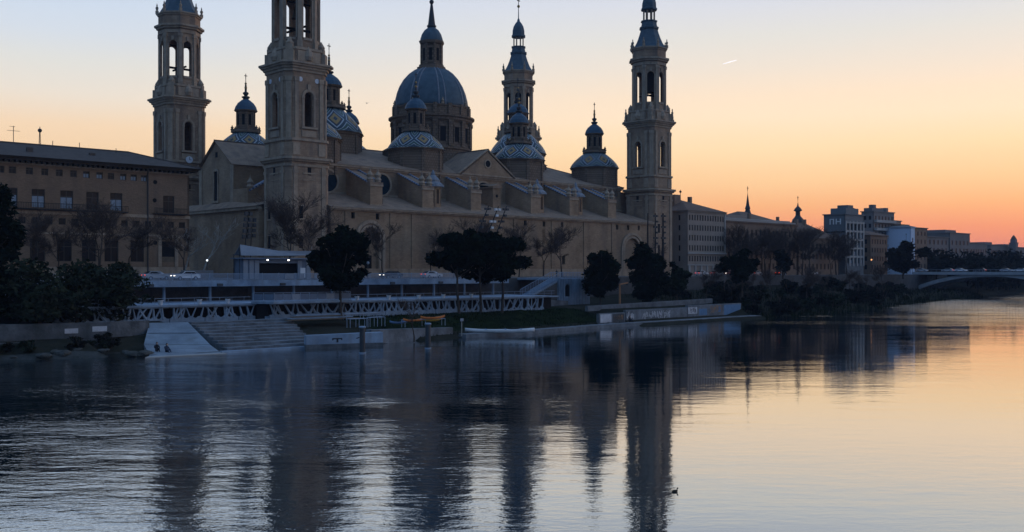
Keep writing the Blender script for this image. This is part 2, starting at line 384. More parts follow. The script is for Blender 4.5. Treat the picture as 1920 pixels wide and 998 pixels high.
def stripe_tiles():
    m = mat('white_blue_ridge_tiles', (.55,.6,.68), .5); t = m.node_tree; b = t.nodes['Principled BSDF']
    wv = t.nodes.new('ShaderNodeTexWave'); wv.inputs['Scale'].default_value = .55; wv.bands_direction = 'DIAGONAL'; wv.inputs['Distortion'].default_value = .4
    co = t.nodes.new('ShaderNodeTexCoord'); t.links.new(co.outputs['Object'], wv.inputs['Vector'])
    cr = t.nodes.new('ShaderNodeValToRGB'); cr.color_ramp.interpolation = 'CONSTANT'
    cr.color_ramp.elements[0].color = (.06,.13,.26,1); cr.color_ramp.elements[1].color = (.36,.38,.42,1); cr.color_ramp.elements[1].position = .45
    t.links.new(wv.outputs[0], cr.inputs[0]); t.links.new(cr.outputs[0], b.inputs['Base Color']); return m
M['stripe'] = stripe_tiles()
def water_material():
    m = bpy.data.materials.new('river_water'); m.use_nodes = True; t = m.node_tree; t.nodes.clear()
    def n(tp, **k):
        q = t.nodes.new(tp)
        for a, v_ in k.items(): setattr(q, a, v_)
        return q
    l = t.links.new
    geo = n('ShaderNodeNewGeometry')
    def noise(scale, stretch, detail=3, rough=.5, off=(0,0,0)):
        mp_ = n('ShaderNodeMapping'); mp_.inputs['Scale'].default_value = stretch; mp_.inputs['Location'].default_value = off; l(geo.outputs['Position'], mp_.inputs[0])
        q = n('ShaderNodeTexNoise'); q.inputs['Scale'].default_value = scale; q.inputs['Detail'].default_value = detail; q.inputs['Roughness'].default_value = rough
        l(mp_.outputs[0], q.inputs['Vector']); return q.outputs[0]
    def mr(x_, a, b, lo, hi):
        q = n('ShaderNodeMapRange', interpolation_type='SMOOTHSTEP'); l(x_, q.inputs[0])
        for i, v_ in zip((1, 2, 3, 4), (a, b, lo, hi)): q.inputs[i].default_value = v_
        return q.outputs[0]
    def mth(op, a, b):
        q = n('ShaderNodeMath', operation=op)
        for i, x_ in enumerate((a, b)):
            if isinstance(x_, (int, float)): q.inputs[i].default_value = x_
            else: l(x_, q.inputs[i])
        return q.outputs[0]
    # wavelets with long crests lying across the current
    patch = mr(noise(.03, (.6, 2.0, 1), 5, .62), .38, .64, .38, 1.15)
    ge = n('ShaderNodeNewGeometry'); sx = n('ShaderNodeSeparateXYZ'); l(ge.outputs['Position'], sx.inputs[0])
    calm = mr(sx.outputs[0], -14, 8, 1.55, .28)        # the current runs livelier towards the near bank of the town
    amp = mth('MULTIPLY', patch, mth('MAXIMUM', calm, mr(sx.outputs[1], 150, 290, .28, 3.4)))
    swell = noise(.22, (.7, 1.2, 1), 2, .5)
    chop = noise(.85, (.62, 1.2, 1), 4, .6, (3, 7, 0))
    rip = noise(3.4, (.7, 1.2, 1), 3, .55, (11, 2, 0))
    h = mth('ADD', mth('ADD', mth('MULTIPLY', swell, .035), mth('MULTIPLY', chop, .043)), mth('MULTIPLY', rip, .011))
    h = mth('MULTIPLY', h, amp)
    bp = n('ShaderNodeBump'); bp.inputs['Strength'].default_value = 1; bp.inputs['Distance'].default_value = 1.0; l(h, bp.inputs['Height'])
    gl = n('ShaderNodeBsdfGlossy'); gl.inputs['Roughness'].default_value = .035; gl.inputs['Color'].default_value = (.87,.93,.96,1); l(bp.outputs[0], gl.inputs['Normal'])
    df = n('ShaderNodeBsdfDiffuse'); df.inputs['Color'].default_value = (.003,.022,.034,1)
    lw = n('ShaderNodeLayerWeight'); lw.inputs['Blend'].default_value = .5; l(bp.outputs[0], lw.inputs['Normal'])
    cr = n('ShaderNodeValToRGB')
    st = [(0, .03), (.45, .10), (.7, .38), (.78, .66), (.86, .78), (1, .96)]
    while len(cr.color_ramp.elements) < len(st): cr.color_ramp.elements.new(.5)
    for el, (p, c_) in zip(cr.color_ramp.elements, st): el.position = p; el.color = (c_, c_, c_, 1)
    l(lw.outputs['Facing'], cr.inputs[0])
    mx = n('ShaderNodeMixShader'); l(cr.outputs[0], mx.inputs[0]); l(df.outputs[0], mx.inputs[1]); l(gl.outputs[0], mx.inputs[2])
    ct = n('ShaderNodeValToRGB'); ct.color_ramp.elements[0].position = .72; ct.color_ramp.elements[0].color = (.83,.90,.94,1); ct.color_ramp.elements[1].position = .88; ct.color_ramp.elements[1].color = (.96,.96,.96,1)
    l(lw.outputs['Facing'], ct.inputs[0]); l(ct.outputs[0], gl.inputs['Color'])
    o = n('ShaderNodeOutputMaterial'); l(mx.outputs[0], o.inputs[0]); return m
M['water'] = water_material()
# ================================================================== the setting
EDGE = [(-260,-52),(-150,-60),(-90,-63),(-76,-63.5),(-63,-69),(-54,-70),(-43,-71.5),(-33,-73),(-23,-72),(-14,-70),(0,-69.5),(20,-66.5),(40,-66),(64,-65),(72,-67),(100,-65),(140,-57),(175,-48),(246,-33),(346,-14),(430,-16),(540,-75),(700,-190),(1000,-420),(2500,-1600)]
WALL = [(-260,-33),(24,-33),(27,-31),(45,-28),(100,-20),(150,-14),(257,-9),(346,5),(430,20),(540,-20),(700,-110),(1000,-330),(2500,-1500)]
def pl(line, u):
    for (a, b), (c_, d_) in zip(line, line[1:]):
        if a <= u <= c_: return b+(d_-b)*(u-a)/(c_-a)
    return line[0][1] if u < line[0][0] else line[-1][1]
def bank_z(u):
    """height of the bank where it meets the road wall"""
    if u < 30: return 3.2
    if u < 90: return 3.2+(u-30)/60*1.2
    if u < 165: return 4.4+(u-90)/75*1.2
    if u < 200: return 5.6-(u-165)/35*3.0
    return 2.6 if u < 300 else 5.5
rng = random.Random(5)
us = sorted(set([-260,-200,-150]+list(range(-120,260,2))+list(range(260,560,10))+[600,700,850,1000,1600,2500]))
mb = MB(); rows = []
NS = 14
for u in us:
    e, w_ = pl(EDGE, u), pl(WALL, u); row = [(u, e-3, -1.2)]
    zt = bank_z(u)
    for k in range(NS+1):
        f = k/NS; v = e+(w_-e)*f
        if 31 < u < 71: zz_ = .45 if f < .09 else (2.5+(f-.09)*.9 if f < .5 else 2.9+(zt-2.9)*(f-.5)/.5)
        elif -66 < u < -50: zz_ = 3.2 if (v > -55 and u < -56.5) else (-.8+max(0, v+70)*.09 if v < -62 else -.1+(v+62)*.3)
        elif u <= -57.5: zz_ = -.3+min(1, (v-e)/5.5)*2.1 if v < -55.0 else 3.2
        elif -57.5 < u <= -24: zz_ = -1.0+min(1, f/.45)*3.5+max(0, f-.45)*.9
        elif -24 < u <= 31: zz_ = -.2+min(1, f/.05)*.75 + min(1, max(0, f-.12)/.3)*2.1+max(0, f-.42)*.9
        else: zz_ = -.4+(min(1, f/.3)*2.4)+max(0, f-.3)/.7*(zt-2)
        zz_ = min(zz_, zt)
        jit = 0 if (-64 < u < -20 or 29 < u < 71) else (.28 if u > 71 else .12)
        row.append((u+rng.uniform(-.3,.3)*(jit > 0), v+rng.uniform(-.5,.5)*(jit > 0 and k > 0), zz_+rng.uniform(-jit, jit)))
    row.append((u, w_, zt)); rows.append(row)
n = len(rows[0])
mb.add([p for r_ in rows for p in r_], [(i*n+j, i*n+j+1, (i+1)*n+j+1, (i+1)*n+j) for i in range(len(rows)-1) for j in range(n-1)])
# material by place: grass on the meadow, earth elsewhere
bank = setting('river_bank', mb, [M['earth'], M['grass'], M['silt']], smooth=False)
for p in bank.data.polygons:
    c_ = p.center
    if -24 < c_.x < 30 and c_.z > .75: p.material_index = 1
    elif c_.x < -63 and c_.z < .25: p.material_index = 2
# upper ground, one sheet behind the wall out to the horizon
mb = MB(); far = 9000
mb.add([(u, pl(WALL, u), 8.4) for u in [-260]+[a for a, b in WALL[1:]]]+[(6000,-4200,8.4),(6000,6000,8.4),(-1200,6000,8.4),(-1200,-33,8.4)], [tuple(range(len(WALL)+4))])
setting('ground', mb, M['pave'])
mb = MB()
for (a, b), (c_, d_) in zip(WALL, WALL[1:]):
    if a > 500: continue
    mb.add([(a,b,2.2),(c_,d_,2.2),(c_,d_,8.396),(a,b,8.396)], [(0,1,2,3)])
setting('embankment_wall', mb, M['conc_dk'])
# road along the river with kerbs and lane marks
mb = MB(); rl = [(-200,-33),(24,-33),(45,-27.5),(100,-19.5),(150,-13.5),(257,-8.5)]
def strip(mb_, line, o0, o1, z_):
    for (a, b), (c_, d_) in zip(line, line[1:]):
        mb_.add([(a,b+o0,z_),(c_,d_+o0,z_),(c_,d_+o1,z_),(a,b+o1,z_)], [(0,1,2,3)])
strip(mb, rl, 3.2, 14.2, 8.404)
setting('road', mb, M['asphalt'])
mb = MB()
for o in (3.0, 14.2):
    for (a, b), (c_, d_) in zip(rl, rl[1:]):
        mb.slab([(a,b+o,8.52),(c_,d_+o,8.52),(c_,d_+o+.2,8.52),(a,b+o+.2,8.52)], .13)
setting('kerb', mb, M['concrete2'])
mb = MB()
for (a, b), (c_, d_) in zip(rl, rl[1:]):
    k = int((c_-a)/6)
    for i in range(k):
        f0, f1 = i/k, (i+.45)/k
        mb.add([(a+(c_-a)*f0, b+(d_-b)*f0+8.6, 8.408), (a+(c_-a)*f1, b+(d_-b)*f1+8.6, 8.408), (a+(c_-a)*f1, b+(d_-b)*f1+8.72, 8.408), (a+(c_-a)*f0, b+(d_-b)*f0+8.72, 8.408)], [(0,1,2,3)])
setting('road_marking', mb, M['white'])
# the north bank, beyond the right edge of the view
mb = MB(); mb.add([(-400,-330,3),(5000,-2400,3),(5000,-6000,3),(-400,-4000,3)], [(0,1,2,3)])
mb.add([(-400,-330,3),(5000,-2400,3),(5000,-2390,-.5),(-400,-322,-.5)], [(0,1,2,3)])
setting('far_bank_ground', mb, M['earth'])
mb = MB(); S_ = 9000
mb.add([(-S_,-S_,0),(S_,-S_,0),(S_,S_,0),(-S_,S_,0)], [(0,1,2,3)])
setting('water', mb, M['water'], normals=False)
# ================================================================== the basilica
GZ = 8.4
bas = thing('basilica', 'vast brown brick basilica with tall bell towers, tiled small domes and one great blue dome', 'church', 0, 0, GZ)
def stage(mb_, plan, z0, z1, t, opening, long_only=True, arch=True):
    n_ = len(plan)
    for i in range(n_):
        p, q = plan[i], plan[(i+1) % n_]; Ln = math.dist(p, q)
        if Ln < 2.6: ops = []
        else: wd, zb, zt = opening; ops = [((Ln-wd)/2, (Ln+wd)/2, zb, zt, arch)]
        mb_.panel(p, q, z0, z1, t, ops)
def statue(mb_, x_, y_, z_, h):
    mb_.box(x_-.4, x_+.4, y_-.4, y_+.4, z_, z_+h*.2)
    mb_.lathe([(.30, z_+h*.2), (.38, z_+h*.35), (.24, z_+h*.55), (.33, z_+h*.7), (.13, z_+h*.8), (.17, z_+h*.88), (.14, z_+h*.95), (.03, z_+h)], 8, x=x_, y=y_)
def urn(mb_, x_, y_, z_, h):
    mb_.box(x_-.3, x_+.3, y_-.3, y_+.3, z_, z_+h*.3)
    mb_.lathe([(.14, z_+h*.3), (.34, z_+h*.5), (.3, z_+h*.62), (.1, z_+h*.72), (.16, z_+h*.8), (.02, z_+h)], 8, x=x_, y=y_)
def cross(mb_, x_, y_, z_, h):
    mb_.box(x_-.07, x_+.07, y_-.07, y_+.07, z_, z_+h); mb_.box(x_-h*.28, x_+h*.28, y_-.07, y_+.07, z_+h*.55, z_+h*.68)
def bell_tower(cx, cy, zs, clock_z=None, clocks=False, solid2=False, core=None):
    Z = lambda z_: 10+(z_-10)*zs
    m_ = MB(cx, cy); P = lambda pl_, a, b: m_.prism(pl_, Z(a), Z(b))
    m_.mat(0)
    P(sq(5.1,1.0), GZ if zs == 1 else 8.6, 31.0); m_.mat(1)
    P(sq(5.3,1.05), 31.0, 31.5); P(sq(5.6,1.2), 32.0, 32.4); P(sq(6.0,1.35), 32.4, 32.9); m_.mat(0); P(sq(5.15,1.05), 31.5, 32.0)
    P(sq(4.95,1.0), 32.9, 36.2); m_.mat(1); P(sq(5.25,1.1), 36.2, 36.7)
    # pilaster strips and sunk panels on the shaft
    for k in range(4):
        m_.T(cx, cy, k*PI/2); m_.mat(1)
        for x_ in (-3.3, 3.3):
            m_.box(x_-.45, x_+.45, -5.28, -5.05, Z(9.4), Z(31.0)); m_.box(x_-.6, x_+.6, -5.4, -5.0, Z(29.6), Z(30.2))
        m_.box(-1.6, 1.6, -5.2, -5.06, Z(29.5), Z(29.8)); m_.box(-1.6, 1.6, -5.2, -5.06, Z(28.2), Z(28.35))
        for x_ in (-3.0, 3.0): m_.box(x_-.8, x_+.8, -5.12, -4.9, Z(33.3), Z(35.8))
        # slit windows of the stair
        m_.mat(2)
        for z_ in (29.3, 20.5, 14.5): m_.box(-.42 if z_ > 25 else -2.4, .42 if z_ > 25 else -1.5, -5.115, -4.9, Z(z_), Z(z_+(1.6 if z_ > 25 else 2.5)))
        m_.mat(1)
        for z_ in (20.5, 14.5): m_.box(-2.7, -1.2, -5.25, -5.06, Z(z_-.35), Z(z_-.02)); m_.box(-2.7, -1.2, -5.2, -5.06, Z(z_+2.52), Z(z_+2.8))
    m_.T(cx, cy); m_.mat(0)
    pl2 = sq(4.85,1.3); stage(m_, pl2, Z(36.7), Z(50.8), .7, (1.85, Z(39.2), Z(46.2)))
    P(sq(3.4,.8), 36.75, 37.0); P(sq(3.9,.8), 50.0, 50.7)
    for k in range(4):
        m_.T(cx, cy, k*PI/2); m_.mat(1)
        for x_ in (-2.9, 2.9):
            m_.box(x_-.4, x_+.4, -5.08, -4.82, Z(36.7), Z(49.0)); m_.box(x_-.55, x_+.55, -5.2, -4.8, Z(48.2), Z(49.1))
        # archivolt and imposts round the window
        for x_ in (-1.35, 1.35): m_.box(x_-.22, x_+.22, -5.0, -4.83, Z(39.2), Z(44.9)); m_.box(x_-.35, x_+.35, -5.1, -4.8, Z(44.9), Z(45.2))
        zc = Z(45.2)
        for j in range(10):
            a0, a1 = PI*j/10, PI*(j+1)/10
            vs = [(r_*math.cos(a), y_, zc+r_*math.sin(a)) for y_ in (-5.05, -4.83) for a in (a0, a1) for r_ in (1.1, 1.62)]
            m_.add(vs, [(0,1,3,2),(1,5,7,3),(0,2,6,4),(4,6,7,5)])
        m_.box(-1.9, 1.9, -5.3, -4.8, Z(38.7), Z(39.1)); m_.box(-.35, .35, -5.15, -4.8, Z(46.6), Z(47.8))
        m_.box(-1.7, 1.7, -5.0, -4.83, Z(37.1), Z(38.4))
        m_.T(cx, cy, k*PI/2+PI/4); m_.box(-.55, .55, -6.25, -5.85, Z(36.7), Z(49)); m_.box(-.7, .7, -6.35, -5.8, Z(48.2), Z(49.1))
    m_.T(cx, cy); m_.mat(1)
    P(sq(5.1,1.3), 50.2, 50.8); P(sq(5.4,1.4), 50.8, 51.3); P(sq(5.8,1.5), 51.3, 51.7); P(sq(6.15,1.6), 51.7, 52.1)
    m_.mat(0); P(sq(4.75,1.9), 52.1, 55.2); m_.mat(1); P(sq(4.95,1.95), 54.7, 55.2)
    for k in range(4):
        m_.T(cx, cy, k*PI/2)
        m_.box(-2.6, 2.6, -5.0, -4.7, Z(52.4), Z(54.5)); m_.lathe([(.75,Z(52.6)),(1.0,Z(53.4)),(.75,Z(54.3)),(.3,Z(55.0)),(.1,Z(55.5))], 8, y=-4.75)
        m_.T(cx, cy, k*PI/2+PI/4); m_.box(-1.0, 1.0, -6.3, -4.4, Z(52.1), Z(54.4)); m_.box(-.75, .75, -5.9, -4.2, Z(54.4), Z(55.6)); m_.lathe([(.6,Z(55.2)),(.75,Z(56)),(.3,Z(56.8)),(.05,Z(57.2))], 8, y=-5.2)
    m_.T(cx, cy); m_.mat(0)
    oc = ngon(8, 4.4); stage(m_, oc, Z(55.2), Z(69.0), .5, (2.0, Z(57.4), Z(65.9)))
    P(ngon(8, 3.5), 55.0, 55.3); P(ngon(8, 3.6), 68.0, 68.6); m_.mat(1)
    for i in range(8):
        a = 2*PI*i/8+PI/8; rr = 4.4/math.cos(PI/8); m_.T(cx+(rr-.1)*math.cos(a), cy+(rr-.1)*math.sin(a), a)
        m_.box(-.35, .28, -.42, .42, Z(55.2), Z(67.6)); m_.box(-.5, .42, -.6, .6, Z(66.9), Z(67.7)); m_.box(-.45, .45, -.55, .55, Z(55.2), Z(56.6))
        a = 2*PI*i/8; m_.T(cx, cy, a)
        m_.box(4.38, 4.6, -1.0, 1.0, Z(56.8), Z(57.3))
        for y_ in (-1.18, 1.18): m_.box(4.38, 4.52, y_-.16, y_+.16, Z(57.3), Z(65.2))
        m_.box(4.38, 4.62, -.3, .3, Z(66.0), Z(67.0))
    m_.T(cx, cy)
    P(ngon(8,4.65), 67.8, 68.6); P(ngon(8,5.0), 68.9, 69.4); P(ngon(8,5.45), 69.4, 69.9); m_.mat(0)
    P(ngon(8,4.55), 69.9, 72.4); m_.mat(1); P(ngon(8,4.75), 72.2, 72.6); P(ngon(8,5.05), 72.6, 72.95)
    if core: m_.mat(2); m_.prism(ngon(8, 2.1 if core > 60 else 3.2), Z(core), Z(68)); m_.mat(1)  # added dark core, stops the sky showing through the belfry openings
    # bell frame crossing the belfry
    m_.mat(2); m_.box(-3.6, 3.6, -.14, .14, Z(59.6), Z(60.1)); m_.box(-.14, .14, -3.6, 3.6, Z(59.65), Z(60.05)); m_.box(-3.5, 3.5, -.12, .12, Z(65.2), Z(65.5))
    tw = m_.build('bell_tower', [M['stone'], M['trim'], M['dark']], bas)
    for i in range(8):
        f = MB(cx, cy); a = 2*PI*i/8+PI/8; urn(f, 5.2*math.cos(a), 5.2*math.sin(a), Z(72.9), 2.6); f.build('urn', M['trim'], tw)
    for k in range(4):
        if clocks or clock_z: break
        a = k*PI/2+PI/4; f = MB(cx, cy); statue(f, 6.6*math.cos(a), 6.6*math.sin(a), Z(52.1), 3.9); f.build('statue', M['trim'], tw)
    f = MB(cx, cy); f.lathe([(.95,Z(62.0)),(.8,Z(62.3)),(.62,Z(63.2)),(.5,Z(64.0)),(.3,Z(64.3)),(.1,Z(65.2))], 14); f.build('bell', M['bronze'], tw)
    f = MB(cx, cy); f.lathe([(4.75,Z(72.9)),(4.2,Z(73.5)),(3.6,Z(74.6)),(3.05,Z(76)),(2.6,Z(77.4)),(2.3,Z(78.5)),(2.6,Z(78.6)),(2.65,Z(79.1)),(2.2,Z(79.3)),(2.0,Z(80.6)),(2.25,Z(80.7)),(2.25,Z(81)),(1.2,Z(81.05))], 8)
    f.build('spire_roof', M['slate'], tw)
    f = MB(cx, cy)
    for i in range(8):
        a = 2*PI*i/8+PI/8; f.tube((1.6*math.cos(a), 1.6*math.sin(a), Z(80.9)), (1.6*math.cos(a), 1.6*math.sin(a), Z(83.9)), .2)
    f.mat(1); f.lathe([(1.9,Z(83.9)),(2.2,Z(84.1)),(2.2,Z(84.5)),(1.95,Z(84.7)),(1.9,Z(86)),(1.6,Z(87.3)),(1.0,Z(88.4)),(.45,Z(89.1)),(.4,Z(89.6)),(.16,Z(90)),(.1,Z(93.5))], 8)
    f.mat(2); f.ball(0, 0, Z(93.9), .48); f.mat(3); cross(f, 0, 0, Z(94.3), 2.3)
    f.build('lantern', [M['trim'], M['slate'], M['gold'], M['iron']], tw)
    if clocks:
        for k in range(4):
            for x_ in (-1.95, 1.95):
                f = MB(cx, cy, k*PI/2); f.add([(x_+.5*math.cos(a*PI/8), -4.9, Z(48.7)+.5*math.sin(a*PI/8)) for a in range(16)]+[(x_+.5*math.cos(a*PI/8), -4.8, Z(48.7)+.5*math.sin(a*PI/8)) for a in range(16)],
                    [tuple(range(16))]+[(a,16+a,16+(a+1)%16,(a+1)%16) for a in range(16)])
                f.build('white_medallion', M['clock'], tw)
    if clock_z:
        f = MB(cx, cy); zc = Z(clock_z)
        f.add([(.85*math.cos(a*PI/8), -5.45, zc+.85*math.sin(a*PI/8)) for a in range(16)]+[(.85*math.cos(a*PI/8), -5.1, zc+.85*math.sin(a*PI/8)) for a in range(16)],
            [tuple(range(16))]+[(a,16+a,16+(a+1)%16,(a+1)%16) for a in range(16)])
        f.mat(1); f.box(-.05,.05,-5.49,-5.455,zc,zc+.6); f.box(0,.42,-5.49,-5.455,zc-.05,zc+.05)
        f.build('clock_face', [M['clock'], M['iron']], tw)
    return tw
UL, VL = 115.3, 53.8
bell_tower(0, 0, 1.0, clocks=True, solid2=True)
bell_tower(UL, 0, 1.0, core=60.6)
bell_tower(0, VL, .993, clock_z=36.9, solid2=True)
bell_tower(UL, VL, 1.018, core=57.0)
# --- walls and roofs
m_ = MB(); m_.mat(0)
# river front: lower wall with its openings
rowsN = []
def nf(u): return u-5.0
small = [(nf(u)-.45, nf(u)+.45) for u in (10.5, 16.8, 61, 67.5, 74, 88.3+7, 92.8+7, 97.3+7)]
m_.panel((5.0,-5.3), (110.4,-5.3), 20.4, 22.5, .9, [(a, b, 20.9, 22.2, False) for a, b in small])
low = [(nf(12.6), nf(17.0), 9.0, 19.2, True), (nf(30), nf(31.0), 11.8, 13.9, False), (nf(38.2), nf(40.2), 12.6, 16.8, False), (nf(44.0), nf(45.1), 10.8, 12.7, False),
       (nf(66.8), nf(67.9), 12.0, 13.8, False), (nf(66.8), nf(67.9), 15.6, 16.6, False), (nf(74), nf(75.1), 11.5, 13.6, False), (nf(83), nf(84), 11.5, 13.4, False), (nf(98.4), nf(104.6), 9.0, 18.7, True)]
m_.panel((5.0,-5.3), (110.4,-5.3), GZ+.05, 20.4, .9, low)
m_.mat(2)
for (a, b, z0, z1, ar) in low:
    m_.mat(0 if ar else 2); m_.box(a+4.9, b+5.1, -4.6, -4.45, z0-.2, z1+.1)
    if ar: m_.mat(2); m_.box((a+b)/2+5-.9, (a+b)/2+5+.9, -4.66, -4.601, z0-.1, z0+4.2)
m_.mat(2)
for a, b in small: m_.box(a+4.9, b+5.1, -4.75, -4.55, 20.7, 22.4)
m_.mat(0)
for u in (9.0, 20.6, 26.5, 47.5, 57.6, 70.6, 82.5, 93.5, 108.5): m_.box(u-.6, u+.6, -5.5, -5.25, GZ+.1, 22.4)
m_.mat(1); m_.box(5.2, 110.5, -5.55, -5.25, GZ+.05, 10.1); m_.box(5.2, 110.5, -5.62, -5.25, 10.1, 10.35)
for (a, b, zb, zt) in ((38.2,40.2,12.6,16.8),):
    m_.box(a-.5, a-.02, -5.48, -5.2, zb-.4, zt+.5); m_.box(b+.02, b+.5, -5.48, -5.2, zb-.4, zt+.5); m_.box(a-.02, b+.02, -5.48, -5.2, zt+.02, zt+.5); m_.box(a-.7, b+.7, -5.55, -5.2, zb-.8, zb-.42)
for (uc, r0, zc) in ((14.8, 2.3, 16.9), (101.5, 3.2, 15.5)):       # stepped portal arches
    for q, (ri, ro) in enumerate(((r0, r0+.55), (r0+.8, r0+1.5))):
        y0 = -5.55-.12*q
        for j in range(14):
            a0, a1 = PI*j/14, PI*(j+1)/14
            vs = [(uc+r_*math.cos(a), y_, zc+r_*math.sin(a)) for y_ in (y0, -5.2) for a in (a0, a1) for r_ in (ri, ro)]
            m_.add(vs, [(0,1,3,2),(1,5,7,3),(0,2,6,4),(4,6,7,5)])
        for s_ in (-1, 1):
            x0, x1 = sorted((uc+s_*ri, uc+s_*ro)); m_.box(x0, x1, y0, -5.2, GZ+.1, zc)
m_.box(4.8, 110.9, -5.6, -4.4, 22.5, 22.8); m_.box(4.6, 111.2, -5.95, -4.4, 22.8, 23.15)
m_.mat(0)
# west end and east end lower blocks
m_.box(110.02, 118.5, 6.5, 47.3, 23.0, 32.4); m_.box(110.4, 119.8, 5.2, 48.6, GZ+.05, 23); m_.box(-5.8, -5.0, 5.05, 48.7, GZ+.05, 22.7); m_.mat(1); m_.box(-6.4, -4.9, 5.1, 48.7, 22.7, 23.3)
m_.mat(0); m_.box(-5.0, 110.4, 5.05, 58, GZ+.05, 22.4)
# clerestory
m_.box(6, 110, 6, 47.8, 22, 33.0); m_.mat(1); m_.box(5.8, 110.2, 5.75, 48.05, 32.6, 33.0); m_.box(5.5, 110.5, 5.4, 48.4, 33.0, 33.45)
m_.box(5.9, 110.1, 5.86, 47.9, 26.9, 27.3)
m_.mat(0)
# east gable end of the nave
m_.add([(-4,19.2,23),(-4,34.6,23),(-4,34.6,33.2),(-4,26.9,38.6),(-4,19.2,33.2),(5.9,19.2,23),(5.9,34.6,23),(5.9,34.6,33.2),(5.9,26.9,38.6),(5.9,19.2,33.2)],
       [(0,1,2,3,4),(5,9,8,7,6),(0,4,9,5),(1,6,7,2)])
m_.mat(1)
m_.box(-4.2,-3.99,18.9,20.2,23.2,33); m_.box(-4.2,-3.99,33.6,34.9,23.2,33)
m_.box(-4.25,-3.98,25.75,26.05,25.5,32.4); m_.box(-4.25,-3.98,27.75,28.05,25.5,32.4); m_.box(-4.25,-3.98,26.05,27.75,32.1,32.6)
m_.box(-4.4,-3.98,25.2,28.6,25.0,25.48)
m_.mat(2); m_.box(-4.06,-3.9,26.06,27.74,25.5,32.1); m_.prism([(-4.02,26.3),(-3.95,26.3),(-3.95,27.4),(-4.02,27.4)],35.2,36.4)
m_.mat(0)
# buttress of the east end, gable of the river-side transept
m_.box(-4.2, -2.2, 12.5, 19, 22.5, 27.6)
m_.add([(49.2,5.2,33.4),(66.9,5.2,33.4),(58.05,5.2,39.6),(49.2,7,33.4),(66.9,7,33.4),(58.05,7,39.6)], [(0,1,2),(3,5,4)])
m_.mat(1)
for (a, b) in (((48.6,33.3),(58.05,39.9)), ((67.5,33.3),(58.05,39.9))):
    m_.add([(a[0],4.95,a[1]+.12),(b[0],4.95,b[1]),(b[0],4.95,b[1]+.45),(a[0],4.95,a[1]+.5),(a[0],5.6,a[1]+.12),(b[0],5.6,b[1]),(b[0],5.6,b[1]+.45),(a[0],5.6,a[1]+.5)],
           [(0,1,2,3),(4,7,6,5),(0,4,5,1),(3,2,6,7),(0,3,7,4),(1,5,6,2)])
m_.box(49.6, 66.5, 5.1, 5.9, 33.45, 33.8)
m_.mat(2); m_.lathe([(0.01,0),(1.0,0)], 16) if False else None
m_.add([(58.05+.85*math.cos(a*PI/8), 5.17, 36.6+.85*math.sin(a*PI/8)) for a in range(16)], [tuple(range(16))])
m_.mat(1)
for j in range(16):
    a0, a1 = 2*PI*j/16, 2*PI*(j+1)/16
    m_.add([(58.05+r_*math.cos(a), y_, 36.6+r_*math.sin(a)) for y_ in (5.02, 5.3) for a in (a0, a1) for r_ in (.86, 1.15)], [(0,1,3,2),(1,5,7,3),(0,2,6,4),(4,6,7,5)])
wallpart = m_.build('wall', [M['wall'], M['trim'], M['dark']], bas)
# roofs
m_ = MB()
zr = 40.2
m_.add([(5.4,5.3,33.46),(110.6,5.3,33.46),(110.6,48.5,33.46),(5.4,48.5,33.46),(14,26.9,zr),(101,26.9,zr)], [(0,1,5,4),(1,2,5),(2,3,4,5),(3,0,4)])
m_.add([(-4.6,18.7,33.1),(-4.6,26.9,39.0),(16,26.9,39.0),(16,18.7,33.1),(-4.6,35.1,33.1),(16,35.1,33.1)], [(0,3,2,1),(1,2,5,4)])
m_.add([(48.6,4.9,33.7),(58.05,4.9,40.2),(67.5,4.9,33.7),(58.05,22,40.2),(48.6,22,33.7),(67.5,22,33.7)], [(0,1,3,4),(1,2,5,3)])
m_.add([(4.4,-6.05,23.17),(111.3,-6.05,23.17),(107,6.1,26.95),(4.4,6.1,26.95)], [(0,1,2,3)])
m_.add([(111.3,-6.05,23.17),(114,6.1,23.2),(107,6.1,26.95)], [(0,1,2)])
m_.add([(-6.6,5.0,23.33),(-6.6,49,23.33),(-4,49,25),(-4,19.2,25),(6,5.0,26.4),(6,19.2,26.4)], [(0,1,2,3,5,4)])
m_.add([(110,5.1,26.5),(120,5.1,23.1),(120,48.7,23.1),(110,48.7,26.5)], [(0,1,2,3)])
m_.add([(-5,48.5,23.3),(110,48.5,23.3),(110,59,22.6),(-5,59,22.6)], [(0,1,2,3)])
roof = m_.build('roof', M['roof'], bas)
m_ = MB()      # small roof hatches and ridges
for (u, v, z_) in ((39,21,38.6),(47,15,36.7),(86,23,39.1),(96,24,39.3)):
    m_.box(u-1, u+1, v-1, v+1, z_-.5, z_+.9); m_.add([(u-1.3,v-1.3,z_+.9),(u+1.3,v-1.3,z_+.9),(u+1.3,v+1.3,z_+.9),(u-1.3,v+1.3,z_+.9),(u,v,z_+1.9)], [(0,1,4),(1,2,4),(2,3,4),(3,0,4)])
m_.tube((14,26.9,zr),(101,26.9,zr),.22); m_.tube((5.4,5.3,33.5),(14,26.9,zr),.2); m_.tube((110.6,5.3,33.5),(101,26.9,zr),.2); m_.tube((-4.6,26.9,39.02),(14,26.9,39.02),.2)
m_.tube((58.05,4.9,40.2),(58.05,20,40.2),.2)
m_.box(19.5,21,-1.5,0.2,24.6,25.8)
m_.build('roof_hatches', M['palroof'], roof)
